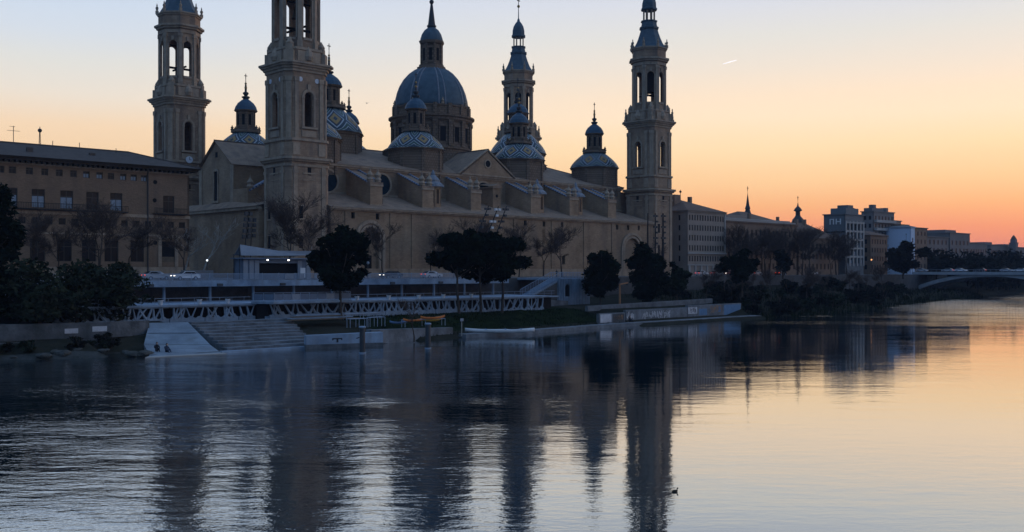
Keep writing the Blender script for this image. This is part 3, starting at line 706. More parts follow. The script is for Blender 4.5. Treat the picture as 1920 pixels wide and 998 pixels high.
# round windows
for u in (11.6, 26.1, 41.0, 57.2, 73.0, 88.0, 103.0):
    f = MB(); f.add([(u+2.35*math.cos(a*PI/14), 5.95, 29.6+2.35*math.sin(a*PI/14)) for a in range(28)], [tuple(range(28))])
    o = f.build('round_window', M['glassblue'], bas)
    f = MB()
    for j in range(28):
        a0, a1 = 2*PI*j/28, 2*PI*(j+1)/28
        f.add([(u+r_*math.cos(a), y_, 29.6+r_*math.sin(a)) for y_ in (5.72, 6.0) for a in (a0, a1) for r_ in (2.33, 2.75)], [(0,1,3,2),(1,5,7,3),(0,2,6,4),(4,6,7,5)])
    f.build('window_frame', M['trim'], o)
# buttresses with striped ridge tiles and pinnacles
for u in (18.0, 32.3, 46.8, 66.6, 80.6, 95.6):
    f = MB(); h = 1.6
    f.add([(u-h,-3.2,23.3),(u+h,-3.2,23.3),(u+h,6,24),(u-h,6,24),(u-h,-3.2,28.5),(u+h,-3.2,28.5),(u+h,6,32.2),(u-h,6,32.2)], [(0,1,5,4),(1,2,6,5),(2,3,7,6),(3,0,4,7),(4,5,6,7)])
    f.mat(1); f.box(u-h-.12, u+h+.12, -3.4, -2.9, 28.2, 28.6); f.box(u-h-.1, u+h+.1, -3.35, -3.0, 23.4, 24.3)
    bt = f.build('buttress', [M['wall'], M['trim']], bas)
    f = MB(); f.mat(1); f.slab([(u-h-.1,-2.2,29.05),(u+h+.1,-2.2,29.05),(u+h+.1,6,32.4),(u-h-.1,6,32.4)], .2); f.mat(0)
    for x_ in (-h-.05, h+.05): f.tube((u+x_,-2.2,29.2),(u+x_,6,32.55),.22)
    f.mat(1); f.box(u-h-.15, u+h+.15, -3.3, -1.7, 28.62, 29.1); f.mat(0)
    f.build('ridge_tiles', [M['stripe'], M['roof']], bt)
    for x_ in (-1.05, 1.05):
        f = MB(); f.lathe([(.62,29.2),(.62,29.6),(.8,29.7),(.5,30.2),(.72,30.7),(.4,31.2),(.16,31.6),(.2,31.8),(.03,32.4)], 8, x=u+x_, y=-2.3)
        f.build('pinnacle', M['trim'], bt)
f = MB(); f.box(56.0, 58.6, 1.0, 5.9, 24.8, 30.2); f.mat(1); f.box(55.7, 58.9, .7, 5.9, 30.2, 30.6); f.add([(55.6,.6,30.6),(59,.6,30.6),(59,5.9,31.2),(55.6,5.9,31.2),(57.3,.6,31.3),(57.3,5.9,31.6)], [(0,1,4),(0,4,5,3),(1,2,5,4)])
f.mat(2); f.add([(57.3+.4*math.cos(a*PI/6), .97, 28.3+.4*math.sin(a*PI/6)) for a in range(12)], [tuple(range(12))])
f.build('porch_block', [M['wall'], M['roof'], M['dark']], bas)
# tiled kiosks between the buttresses
for u in (36.6, 70.6, 85.0):
    f = MB(); oc = [(u+x_, .3+y_) for x_, y_ in ngon(8, 1.75)]; f.prism(oc, 24.2, 29.2); f.mat(1)
    for i in range(8):
        a = 2*PI*i/8; f.T(u, .3, a); f.box(1.74, 1.78, -.38, .38, 25.4, 28.7)
    f.T(); f.mat(2); f.prism([(u+x_, .3+y_) for x_, y_ in ngon(8, 1.95)], 29.0, 29.3)
    k_ = f.build('kiosk', [M['wall'], M['glass'], M['trim']], bas)
    f = MB(); f.lathe([(2.55,29.3),(2.3,29.9),(1.5,30.5),(1.55,30.9),(1.1,31.5),(.5,32.1),(.5,32.4),(.1,33.3)], 8, x=u, y=.3); f.build('kiosk_roof', M['kiosk_tile'], k_)
# sloping tiled buttress of the east end
f = MB(); f.slab([(-3.9,12.4,27.2),(-3.9,13.9,27.2),(3.5,13.9,31.4),(3.5,12.4,31.4)], .4); f.build('ridge_tiles', M['stripe'], bas)
f = MB(); f.add([(-3.8,12.6,23),(-3.8,13.7,23),(3.5,13.7,23),(3.5,12.6,23),(-3.8,12.6,26.8),(-3.8,13.7,26.8),(3.5,13.7,31),(3.5,12.6,31)], [(0,1,5,4),(1,2,6,5),(3,0,4,7),(2,3,7,6)])
f.build('buttress', M['wall'], bas)
f = MB(); f.lathe([(.62,27.2),(.62,27.8),(.8,27.9),(.5,28.4),(.7,28.9),(.35,29.4),(.16,29.8),(.03,30.6)], 8, x=-3.2, y=13.2); f.build('pinnacle', M['trim'], bas)
# --- domes
def small_dome(u, v, Rr, zb, h, lr, lh, cap, sph):
    f = MB(u, v); f.prism(ngon(8, Rr-.55), 31 if v > 10 else 30, zb-.6); f.mat(1)
    for k in range(8):
        f.T(u, v, PI/4*k+PI/8); rr = (Rr-.55)/math.cos(PI/8); f.box(rr-.5, rr+.12, -.45, .45, 31, zb-.6)
    f.T(u, v); f.prism(ngon(8, Rr-.25), zb-.6, zb-.25); f.prism(ngon(8, Rr+.05), zb-.25, zb)
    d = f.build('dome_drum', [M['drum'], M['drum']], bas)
    f = MB(u, v); prof = []
    for k in range(13):
        t_ = k/12; a = t_*PI/2
        r_ = Rr+.2-(Rr+.2-lr*1.1)*t_**1.5
        z_ = zb+h*t_
        prof.append((r_, z_))
    prof[0] = (Rr+.35, zb); prof.insert(1, (Rr+.1, zb+.25))
    f.lathe(prof, 64, uv=True); f.build('tiled_dome', M['tiles'], d, smooth=True)
    z = zb+h
    f = MB(u, v); f.mat(0); f.lathe([(lr*1.55, z-.35), (lr*1.5, z+.25), (lr*1.2, z+.35), (lr*1.2, z+.8)], 8)
    for k in range(8):
        a = PI/4*k+PI/8; urn(f, lr*1.5*math.cos(a), lr*1.5*math.sin(a), z+.2, 1.3)
    f.lathe([(lr*.93, z+.6), (lr*.93, z+lh-.5), (lr*1.1, z+lh-.4), (lr*1.22, z+lh-.1), (lr*1.22, z+lh)], 8)
    for k in range(8):
        f.T(u, v, PI/4*k+PI/8); rr = lr*.95/math.cos(PI/8); f.box(rr-.3, rr+.08, -.2, .2, z+.8, z+lh-.5)
    f.mat(1)
    for k in range(8):
        f.T(u, v, PI/4*k); f.box(lr*.93-.1, lr*.93+.03, -.33, .33, z+1.5, z+lh-1.1)
    f.build('dome_lantern', [M['drum'], M['dark']], d)
    f = MB(u, v); z += lh
    f.lathe([(lr*1.3, z), (lr*1.25, z+.2), (lr*1.16, z+cap*.3), (lr*.9, z+cap*.6), (lr*.5, z+cap*.85), (lr*.22, z+cap)], 16); f.build('lantern_cap', M['slate2'], d, smooth=False)
    f = MB(u, v); z += cap
    f.lathe([(lr*.26, z-.1), (lr*.42, z+.25), (lr*.42, z+.5), (lr*.15, z+.7), (lr*.3, z+1.2), (lr*.3, z+1.5), (lr*.12, z+1.7), (lr*.1, z+sph*.55), (.1, z+sph*.6), (.06, z+sph*.85)], 8)
    f.mat(1); f.ball(0, 0, z+sph*.45, .34); f.ball(0, 0, z+sph*.62, .28); f.mat(0); cross(f, 0, 0, z+sph*.8, sph*.22)
    f.build('dome_spire', [M['lead'], M['gold']], d)
for (u, v) in ((11, 12), (40.7, 12), (75.4, 12), (105.4, 12), (11.5, 42), (41.7, 42), (75.4, 42), (105.4, 42)):
    small_dome(u, v, 6.75, 39.2, 4.7, 2.15, 5.2, 2.9, 6.0)
for u in (25.6, 89.3): small_dome(u, 26.9, 7.9, 43.2, 6.4, 2.5, 5.3, 3.0, 7.2)
# the great dome
cu, cv = 57.6, 26.9
f = MB(cu, cv); f.lathe([(10.2,34),(10.2,49.4)], 32); f.mat(1)
f.lathe([(10.45,41.2),(10.6,41.4),(10.6,41.8),(10.3,42)], 32); f.lathe([(10.3,48.3),(10.8,48.8),(10.9,49.3),(11.4,49.6),(11.4,50.0),(10.2,50.1)], 32)
f.mat(0); f.lathe([(10.0,50.0),(10.0,52.2),(10.2,52.3),(10.2,52.7),(9.5,52.8)], 32); f.mat(1)
for i in range(16):
    a = 2*PI*i/16; f.T(cu, cv, a+PI/16)
    f.box(10.1, 10.75, -.55, .55, 42, 48.6); f.box(10.1, 10.95, -.7, .7, 47.8, 48.7); f.box(9.9, 10.4, -.5, .5, 50.1, 53.0)
    f.T(cu, cv, a)
    f.mat(2); f.box(9.9, 10.22, -.75, .75, 43.2, 46.9); f.mat(1); f.box(10.1, 10.5, -1.15, 1.15, 47.0, 47.4); f.box(10.1, 10.4, -1.05, -.78, 42.8, 47.0); f.box(10.1, 10.4, .78, 1.05, 42.8, 47.0)
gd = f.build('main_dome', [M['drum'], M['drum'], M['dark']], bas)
prof = [(9.75,52.6),(9.7,53.4),(9.5,54.8),(9.05,56.6),(8.35,58.4),(7.35,60.1),(6.0,61.6),(4.7,62.6),(3.5,63.2)]
f = MB(cu, cv); f.lathe(prof, 48); f.build('dome_shell', M['slate'], gd, smooth=True)
for i in range(8):
    f = MB(cu, cv)
    for o_ in (-.09, .09):
        a = 2*PI*i/8+PI/8+o_
        for (r0, z0), (r1, z1) in zip(prof, prof[1:]): f.tube(((r0+.02)*math.cos(a), (r0+.02)*math.sin(a), z0), ((r1+.02)*math.cos(a), (r1+.02)*math.sin(a), z1), .2, n=6)
    f.build('dome_rib', M['kiosk_tile'], gd)
    a = 2*PI*i/8+PI/8; f = MB(cu, cv)
    urn(f, 10.1*math.cos(a), 10.1*math.sin(a), 52.7, 1.8); f.build('urn', M['trim'], gd)
f = MB(cu, cv); f.lathe([(3.7,62.9),(3.7,63.6),(3.2,63.8),(3.2,64.3),(2.55,64.4),(2.55,69.6),(3.0,69.9),(3.2,70.3),(3.2,70.6)], 8)
for i in range(8):
    f.T(cu, cv, PI/4*i+PI/8); f.box(2.5,3.05,-.25,.25,64.3,69.9)
f.mat(1)
for i in range(8): f.T(cu, cv, PI/4*i); f.box(2.4,2.58,-.4,.4,65.3,68.6)
f.build('lantern', [M['drum'], M['dark']], gd)
f = MB(cu, cv); f.lathe([(3.1,70.6),(2.95,71.4),(2.6,72.5),(1.9,73.6),(1.0,74.3),(.8,74.6)], 16); f.build('lantern_cap', M['slate'], gd)
f = MB(cu, cv); f.lathe([(1.2,74.5),(1.2,74.9),(.95,75),(.3,80.6)], 12); f.mat(1); f.ball(0,0,81.2,.62); f.mat(0); cross(f,0,0,81.7,2.2); f.build('dome_spire', [M['lead'], M['gold'] if False else M['lead']], gd)
M['quay'] = mat('dark_weathered_concrete', (.15,.16,.17), .9, (.06,.066,.07), .5, .5, 3, stain=((.04,.045,.04), .6, .7))
# ================================================================== helpers for windows and buildings
WIN = {}
def window(parent, s, z, y_face, wd, h, kind='glass', rot=0, at=None, cross_=True, depth=.22, name='window', pane=True):
    """a window set in an opening: frame with bars, the pane a sub-part; at = (u,v) of the opening's centre"""
    key = (round(wd,2), round(h,2), cross_)
    if key not in WIN:
        f = MB(); b = min(.09, wd*.08)
        f.box(-wd/2, -wd/2+b, 0, .08, 0, h); f.box(wd/2-b, wd/2, 0, .08, 0, h); f.box(-wd/2+b, wd/2-b, 0, .08, 0, b); f.box(-wd/2+b, wd/2-b, 0, .08, h-b, h)
        if cross_:
            f.box(-b*.5, b*.5, 0.002, .07, b, h-b); f.box(-wd/2+b, wd/2-b, .004, .066, h*.66, h*.66+b)
        g = MB(); g.add([(-wd/2+.01,.05,.01),(wd/2-.01,.05,.01),(wd/2-.01,.05,h-.01),(-wd/2+.01,.05,h-.01)], [(0,1,2,3)])
        WIN[key] = (f, g, {})
    f, g, ms = WIN[key]
    if 'f' not in ms:
        o = f.build(name, M['frame'], parent, local=True); ms['f'] = o.data
    else:
        o = bpy.data.objects.new(name, ms['f']); sc.collection.objects.link(o); o.parent = parent
    ou, ov, oz = ORG[parent.name]
    o.location = (at[0]-ou, at[1]-ov, z-oz); o.rotation_euler = (0, 0, rot)
    if kind == 'pane_pale': kind = 'glass'; curt = True
    else: curt = False
    if curt and h > 1:
        if 'c' not in ms:
            q = MB(); q.add([(-wd/2+.12,.035,.1),(-.06,.035,.1),(-.06,.035,h*.62),(-wd/2+.12,.035,h*.62)],[(0,1,2,3)]); q.add([(.06,.035,.1),(wd/2-.12,.035,.1),(wd/2-.12,.035,h*.62),(.06,.035,h*.62)],[(0,1,2,3)])
            qq_ = q.build('curtain', M['pane_pale'], None, local=True); qq_.parent = o; ms['c'] = qq_.data
        else:
            qq_ = bpy.data.objects.new('curtain', ms['c']); sc.collection.objects.link(qq_); qq_.parent = o
    if pane:
        k = 'p'+kind
        if k not in ms:
            p = g.build('pane', M[kind], o if o.name in ORG else None, local=True); p.parent = o; ms[k] = p.data
        else:
            p = bpy.data.objects.new('pane', ms[k]); sc.collection.objects.link(p); p.parent = o
    return o
def N_windows(parent, v, ops, zb, zt, kinds=('glass',), cross_=True, depth=.2, pane=True):
    for i, (a, b) in enumerate(ops): window(parent, 0, zb, v, b-a, zt-zb, kinds[i % len(kinds)], 0, ((a+b)/2, v+depth), cross_, pane=pane)
def E_windows(parent, u, ops, zb, zt, kinds=('glass',), cross_=True, depth=.2, pane=True):
    for i, (a, b) in enumerate(ops): window(parent, 0, zb, u, b-a, zt-zb, kinds[i % len(kinds)], -PI/2, (u+depth, (a+b)/2), cross_, pane=pane)
def grid(s0, s1, n, wd, skip=()):
    st = (s1-s0)/n
    return [(s0+st*(i+.5)-wd/2, s0+st*(i+.5)+wd/2) for i in range(n) if i not in skip]
# ================================================================== the palace at the left
PV = 5.0
pal = thing('palace', 'long brown brick palace with deep dark eaves at the left edge', 'building', -21, PV, GZ)
U0, U1 = -84.0, -21.0
def ups(pxs, hw): return [(u-hw-U0, u+hw-U0) for u in pxs]
t1 = [-54.1+i*2.36 for i in range(11)]
t1 = [-57.9,-55.5]+[-53.6,-50.8,-48.2,-45.7,-43.2,-40.9,-38.5,-36.4,-34.1,-32.1,-30.1]
t2 = [-58.6,-53.9,-49.3,-44.4,-39.8,-35.4,-25.2]
t3 = [-52+i*2.27 for i in range(14)]; t3 = [-56.5,-54.2]+t3
t4 = [-54,-49.4,-44.8,-40.4,-36.3,-31.4]
rows = [(11.6,15.6,[(a,b) for a,b in ups(t4,1.3)]+[(-26.6-U0,-24.0-U0)],False),(18.2,19.4,ups(t3,.62),False),(21.1,24.4,ups(t2,1.12),False),(26.9,28.1,ups(t1,.58),False)]
f = MB(); f.facade((U0,PV),(U1,PV),GZ+.05,29.2,rows,.45)
f.box(U0, U1, PV+.46, PV+17, GZ+.05, 29.2) if False else f.panel((U1,PV),(U1,PV+17),GZ+.05,29.2,.4,[])
f.panel((U0,PV+17),(U0,PV),GZ+.05,29.2,.4,[]); f.panel((U1,PV+17),(U0,PV+17),GZ+.05,29.2,.4,[])
f.mat(1); f.box(U0,U1+.15,PV-.16,PV-.005,20.0,20.3); f.box(U0,U1+.15,PV-.1,PV-.005,20.3,20.6); f.box(U0,U1+.15,PV-.14,PV-.005,16.5,16.85); f.box(U0,U1+.12,PV-.12,PV-.005,GZ+.05,10.6)
f.box(U0,U1+.1,PV-.1,PV-.005,28.6,29.2)
f.box(-27.3,-26.62,PV-.12,PV-.005,GZ+2.3,16.2); f.box(-23.98,-23.3,PV-.12,PV-.005,GZ+2.3,16.2); f.box(-27.6,-23,PV-.2,PV-.005,16.2,16.48) ; f.mat(0)
f.mat(2)
for (u, z_) in ((-27.9,26.9),(-28.0,23.4),(-27.9,15.3)): f.add([(u+.42*math.cos(a*PI/6), PV-.006, z_+.42*math.sin(a*PI/6)) for a in range(12)], [tuple(range(12))])
f.box(U0+.5,U1-.5,PV+1.2,PV+16.5,GZ+.1,29.0)
f.build('wall', [M['palace'], M['trim'], M['dark']], pal)
ev = MB(); ev.box(U0-1.2, U1+1.3, PV-1.3, PV+18.2, 29.22, 29.6); ev.box(U0-1.5, U1+1.6, PV-1.6, PV+18.5, 29.6, 29.85)
for i in range(int((U1-U0)/.9)): ev.box(U0+.9*i, U0+.9*i+.28, PV-1.25, PV, 28.85, 29.21)
ev.build('eave', M['eave'], pal)
f = MB(); a, b = U0-1.7, U1+1.8
f.add([(a,PV-1.8,29.86),(b,PV-1.8,29.86),(b,PV+18.7,29.86),(a,PV+18.7,29.86),(a,PV+8.5,33.2),(b-10.3,PV+8.5,33.2)], [(0,1,5,4),(1,2,5),(2,3,4,5),(3,0,4)])
f.tube((a,PV+8.5,33.22),(b-10.3,PV+8.5,33.22),.2); f.tube((b,PV-1.8,29.9),(b-10.3,PV+8.5,33.22),.18)
for (u, v) in ((-50,2),(-44,5),(-38.6,3)): f.box(u-.5,u+.5,PV+v,PV+v+.7,30.4,31.9)
f.build('roof', M['palroof'], pal)
N_windows(pal, PV, [(a+U0,b+U0) for a,b in rows[0][2][:-1]], 11.6, 15.6, ('glass',))
N_windows(pal, PV, [(a+U0,b+U0) for a,b in rows[1][2]], 18.2, 19.4, ('glass',), False)
N_windows(pal, PV, [(a+U0,b+U0) for a,b in rows[2][2]], 21.1, 24.4, ('glass','pane_pale','pane_pale','pane_pale','glass','pane_pale','glass'))
N_windows(pal, PV, [(a+U0,b+U0) for a,b in rows[3][2][:7]], 26.9, 28.1, ('glass',))
N_windows(pal, PV, [(a+U0,b+U0) for a,b in rows[3][2][7:]], 26.9, 28.1, ('pane_pale','pane_pale','glass','pane_pale','pane_pale','pane_pale'))
for (u0, u1) in ((-60,-33.5),(-28.4,-21.8)):
    f = MB(); f.box(u0,u1,PV-1.0,PV-.01,20.72,20.92); f.box(u0,u1,PV-1.0,PV-.94,21.85,21.95)
    n_ = int((u1-u0)/.28)
    for i in range(n_+1): f.box(u0+(u1-u0-.04)*i/n_, u0+(u1-u0-.04)*i/n_+.04, PV-.99, PV-.95, 20.92, 21.85)
    f.build('balcony', M['iron'], pal)
f = MB(); f.box(-26.6,-24.0,PV+.1,PV+.2,11.6,12.6); f.box(-26.4,-24.2,PV+.06,PV+.12,GZ+.1,11.6); f.mat(1); f.box(-26.6,-24.0,PV+.12,PV+.18,12.6,15.6); f.build('door', [M['wood'], M['dark']], pal)
f = MB(); f.tube((-30.0+.6,PV-.18,GZ+.1),(-29.4,PV-.18,29),.11); f.build('drainpipe', M['lead'], pal)
# aerials on the palace roof
def aerial(u, v, z0, h, kind, label):
    t = thing('roof_aerial', label, 'aerial', u, v, z0)
    f = MB(); f.tube((u,v,z0),(u,v,z0+h),.06); 
    if kind == 'lattice':
        for s_ in (-.18,.18): f.tube((u+s_,v,z0),(u+s_*.4,v,z0+h*.75),.035)
        for i in range(7): f.tube((u-.17+i*.012,v,z0+.5*i),(u+.17-i*.012,v,z0+.5*i+.4),.025)
    f.build('mast', M['lead'], t)
    f = MB()
    if kind == 'yagi':
        f.tube((u-1.1,v,z0+h*.72),(u+1.1,v,z0+h*.72),.035); f.tube((u-.7,v,z0+h*.97),(u+.3,v,z0+h*.97),.035)
        for i in range(6): f.tube((u-1+.4*i,v-.3,z0+h*.72),(u-1+.4*i,v+.3,z0+h*.72),.02)
        f.build('antenna', M['lead'], t)
    elif kind == 'lattice': f.ball(u,v,z0+h*.8,.38); f.build('antenna_drum', M['lead'], t)
aerial(-50.8,PV+8.5,33.2,3.1,'yagi','television aerial with crossbars, leftmost on the palace roof ridge')
aerial(-46.2,PV+8.5,33.2,3.4,'lattice','slim lattice mast with a ball near its top on the palace roof ridge')
aerial(-43.9,PV+8.5,33.2,1.0,'pole','short bare pole right beside the lattice mast on the palace roof')
aerial(-39.0,PV+8.5,33.2,1.1,'pole','short bare pole alone in the middle of the palace roof ridge')
aerial(-32.6,PV+7,32.7,.9,'pole','stub pole near the right end of the palace roof ridge')
# ================================================================== deck along the road
DV = -38.0
deck = thing('esplanade_deck', 'pale concrete road deck on thin columns above the dark recess of the lower terrace', 'deck', -46, DV, 3.2)
f = MB(); f.box(-120,24,DV,-32.9,7.75,8.396); f.box(-120,24.3,DV-.45,DV-.002,7.5,8.45); f.build('slab', M['concrete'], deck)
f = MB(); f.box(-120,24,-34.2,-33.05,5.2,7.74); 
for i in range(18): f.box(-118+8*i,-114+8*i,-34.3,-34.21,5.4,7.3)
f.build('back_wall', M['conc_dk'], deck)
for i in range(19):
    u = -112+7.4*i
    f = MB(); f.lathe([(.22,5.2),(.2,7.74)],10,x=u,y=DV+.7); f.build('column', M['concrete'], deck)
for i in range(9):
    u = -70+11*i; f = MB(); f.box(u-.45,u+.45,DV-.75,DV-.46,7.55,7.95); f.build('bracket', M['conc_dk'], deck)
rail = thing('deck_railing', 'long galvanised mesh railing along the edge of the road deck', 'railing', -46, DV, 8.45)
f = MB(); f.box(-1.47,1.47,-.02,.02,.98,1.05); f.box(-1.47,1.47,-.02,.02,.08,.12)
for i in range(21): f.box(-1.47+.147*i-.022,-1.47+.147*i+.022,-.012,.012,.12,.98)
bay0 = f.build('railing_bay', M['railing'], rail, local=True); bay0.location = (-30,-.2,0)
f = MB(); f.box(-.04,.04,-.05,.05,0,1.12); post0 = f.build('post', M['railing'], rail, local=True); post0.location = (-31.5,-.2,0)
for i in range(1, 34):
    put(bay0, rail, (-30+3*i,-.2,0)); put(post0, rail, (-31.5+3*i,-.2,0))
put(post0, rail, (-31.5+102,-.2,0))
# solid panels hung on the railing near the pavilion
for (a, b) in ((-25.5,-23.9),(-22.8,-21.9),(-20,-19.4)):
    f = MB(); f.box(a,b,DV-.42,DV-.34,8.62,9.5); f.build('panel', M['canvas'], rail)
# ================================================================== lower terrace with the branching concrete parapet
LV = -50.0
ter = thing('lower_terrace', 'lower riverside terrace with a white branching concrete parapet in front of a dark void', 'terrace', -46, LV, 3.0)
f = MB(); f.box(-110,26,LV-.25,-34.35,4.95,5.2); f.box(-110,26,LV-.4,LV-.26,4.98,5.24); f.build('slab', M['concrete'], ter)
f = MB(); f.box(-110,26,LV+1.6,LV+2.0,2.6,4.94); f.build('back_wall', M['dark'], ter)  # near-black sheet stands for the shade behind the parapet
rng = random.Random(11)
def lattice(u0, u1, v, z0, z1, seed, parent):
    rg = random.Random(seed); f = MB()
    f.box(u0,u1,v-.12,v+.18,z0-.6,z0+.22)
    f.box(u0,u1,v-.05,v+.12,z1-.14,z1)
    n_ = max(2, int((u1-u0)/1.15)); h = z1-z0
    for i in range(n_):
        x_ = u0+(u1-u0)*(i+.5)/n_+rg.uniform(-.2,.2)
        f.prism([(x_-.5,v-.09),(x_+.5,v-.09),(x_+.5,v+.1),(x_-.5,v+.1)], z0+.22, z0+.22+h*rg.uniform(.1,.25), [(x_-.2,v-.07),(x_+.2,v-.07),(x_+.2,v+.08),(x_-.2,v+.08)])
        for k in range(rg.choice((2,3,3))):
            a = rg.uniform(-.85,.85); r_ = rg.uniform(.09,.16); top = min(max(x_+a*h*1.05,u0+.1),u1-.1)
            f.tube((x_+a*.15,v+rg.uniform(-.03,.05),z0+.1),(top,v+rg.uniform(-.03,.05),z1-.02),r_*1.35,r_*.8,6)
    return f.build('parapet_panel', M['concrete'], parent)
SEG = [(-66+5.2*i, -66+5.2*i+5.1) for i in range(17)]
for i, (a, b) in enumerate(SEG):
    if -37.6 < (a+b)/2 < -21.5: continue
    z0 = 3.15 if a < 0 else 2.75
    lattice(a, b, LV-.05, z0, 4.95, 30+i, ter)
lattice(-40, -37.4, LV-.05, 3.15, 4.95, 61, ter); lattice(-22.2, -19.3, LV-.05, 3.15, 4.95, 62, ter)
f = MB(); f.box(-110,-66,LV-.2,LV+.2,2.8,4.94); f.build('parapet_wall', M['conc_dk'], ter)
# the balcony that steps forward
f = MB(); f.prism([(-38.2,LV-.42),(-36.4,LV-3.6),(-22.8,LV-3.6),(-21.6,LV-.42)],5.15,5.5); f.prism([(-37,LV-.42),(-36,LV-2.2),(-23.2,LV-2.2),(-22.4,LV-.42)],2.8,3.3); f.build('balcony', M['concrete'], ter)
for i in range(3): lattice(-36.2+4.4*i,-36.2+4.4*i+4.2,LV-2.1,3.3,5.1,70+i,ter)
f = MB(); f.prism([(-37.4,LV-.42),(-36.2,LV-1.6),(-23.0,LV-1.6),(-22.0,LV-.42)],2.6,5.14); f.build('balcony_back', M['dark'], ter)  # near-black block, shade of the recess put into its colour
br = thing('balcony_railing', 'railing with pale infill panels round the balcony that juts from the lower terrace', 'railing', -30, LV-3.4, 5.5)
pts = [(-38.0,LV-.6),(-36.2,LV-3.4),(-23.0,LV-3.4),(-21.9,LV-.6)]
for (a, b) in zip(pts, pts[1:]):
    n_ = max(1, round(math.dist(a, b)/1.5))
    for i in range(n_):
        p = (a[0]+(b[0]-a[0])*i/n_, a[1]+(b[1]-a[1])*i/n_); q = (a[0]+(b[0]-a[0])*(i+1)/n_, a[1]+(b[1]-a[1])*(i+1)/n_)
        f = MB(); f.tube((*p,5.5),(*p,6.75),.04); f.tube((*p,6.72),(*q,6.72),.035); f.build('post', M['railing'], br)
        dx, dy = (q[0]-p[0])*.06, (q[1]-p[1])*.06
        f = MB(); f.slab([(p[0]+dx,p[1]+dy,6.55),(q[0]-dx,q[1]-dy,6.55),(q[0]-dx,q[1]-dy+.03,6.55),(p[0]+dx,p[1]+dy+.03,6.55)],.9); f.build('panel', M['panelblue'] if i % 4 != 2 else M['canvas'], br)
hr = thing('terrace_handrail', 'thin steel handrail along the edge of the lower terrace', 'railing', -46, LV, 5.24)
f = MB()
for (a, b) in ((-64,-38.3),(-21.5,25)):
    f.tube((a,LV-.3,6.15),(b,LV-.3,6.15),.03); f.tube((a,LV-.3,5.7),(b,LV-.3,5.7),.018)
f.build('rail', M['railing'], hr)
f = MB(); f.tube((0,0,0),(0,0,.92),.025); p0 = f.build('post', M['railing'], hr, local=True)
us_ = [-64+1.9*i for i in range(14)]+[-21.5+1.9*i for i in range(25)]
p0.location = (us_[0]+46,-.3,0)
for u in us_[1:]: put(p0, hr, (u+46,-.3,0))
PLANT = [(-51.5,0),(-45.8,0),(-41.5,0),(-19.2,1),(-13.0,1),(-6.8,1),(-1.5,1),(4.8,1)]
def planter(u, v, z_, label):
    t = thing('planter', label, 'planter', u, v, z_, 'white planters on the lower terrace')
    f = MB(); f.lathe([(.22,z_),(.34,z_+.62),(.38,z_+.62),(.38,z_+.7),(.3,z_+.7),(.28,z_+.6)],12,x=u,y=v); f.build('pot', M['white'], t)
    f = MB(); rg = random.Random(int(u*10))
    for i in range(40):
        a = rg.uniform(0,2*PI); r_ = rg.uniform(0,.28); h = rg.uniform(.6,.98); x_, y_ = u+r_*math.cos(a), v+r_*math.sin(a)
        f.add([(x_-.06,y_,z_+h),(x_+.06,y_,z_+h),(x_+.02,y_+.05,z_+h+.13)],[(0,1,2)])
    f.build('plant', M['shrub'], t)
for u, s_ in PLANT:
    planter(u, LV+.4, 5.2, 'white pot of greenery on the terrace edge, left of the jutting balcony' if not s_ else 'white pot of greenery on the terrace edge, right of the jutting balcony')
# ================================================================== bleacher steps, ramp and quays by the water
st = thing('river_steps', 'wide worn concrete steps going down to the water beside the ramp', 'steps', -45, -62, 0)
f = MB(); n_ = 9; rg = random.Random(3)
for i in range(n_):
    v1 = -54.5-1.75*i; v0 = v1-1.75; zt = 3.1-.31*i; ua = -50.2-.45*i*.6; ub = -35.0-.62*i
    cur = ua
    while cur < ub:        # each step made of slabs of slightly differing height
        nx = min(ub, cur+rg.uniform(2.2,4.2)); f.box(cur,nx-.03,v0+rg.uniform(-.05,.05),v1+.25,-.5,zt+rg.uniform(-.05,.03)); cur = nx
f.build('tread', M['concrete2'], st)
f = MB(); f.box(-53.6,-41,-71.2,-70.2,-.8,.28); f.build('footing', M['concrete'], st)
rp = thing('boat_ramp', 'smooth pale concrete ramp widening down into the water', 'ramp', -57, -62, 0)
f = MB(); f.slab([(-62.2,-70.6,.14),(-53.9,-71.6,.14),(-52.6,-66.3,.75),(-58.4,-60.2,.8)],.9); f.slab([(-58.4,-60.2,.8),(-52.6,-66.3,.75),(-50.4,-55.6,3.1),(-54.9,-53.8,3.1)],.9); f.build('surface', M['ramp'], rp)
f = MB(); f.slab([(-62.3,-70.75,.10),(-53.8,-71.75,.10),(-53.6,-70.6,.27),(-61.6,-69.4,.25)],.3); f.build('wet_edge', M['quay'], rp)
f = MB(); f.tube((-58.4,-60.2,.79),(-52.6,-66.3,.74),.05); f.tube((-56.6,-57,1.96),(-51.5,-60.9,1.94),.04); f.build('joint', M['quay'], rp)
f = MB(); f.slab([(-62.9,-70.9,.10),(-53.4,-72.0,.10),(-53.6,-71.5,.16),(-62.4,-70.5,.16)],.7); f.build('edge_kerb', M['plaster'], rp)
lq = thing('quay_wall', 'long low weathered quay wall with pale patches left of the ramp', 'wall', -60, -53, 0)
f = MB(); f.slab([(-110,-47.6,2.55),(-59.6,-54.4,2.55),(-56.4,-50.5,3.05),(-56.2,-49.9,3.05),(-60,-53.4,2.55),(-110,-46.6,2.55)],2.3) if False else None
f.slab([(-110,-57.2,4.1),(-61.4,-57.4,3.55),(-61.2,-56.6,3.55),(-110,-56.4,4.1)],2.6); f.slab([(-61.4,-57.4,3.55),(-55.6,-55.4,3.5),(-55.6,-54.7,3.5),(-61.2,-56.6,3.55)],1.9); f.slab([(-110,-58.7,2.1),(-61.8,-58.9,1.5),(-61.8,-57.45,1.5),(-110,-57.25,2.1)],1.2); f.build('wall', M['quay'], lq)
f = MB(); 
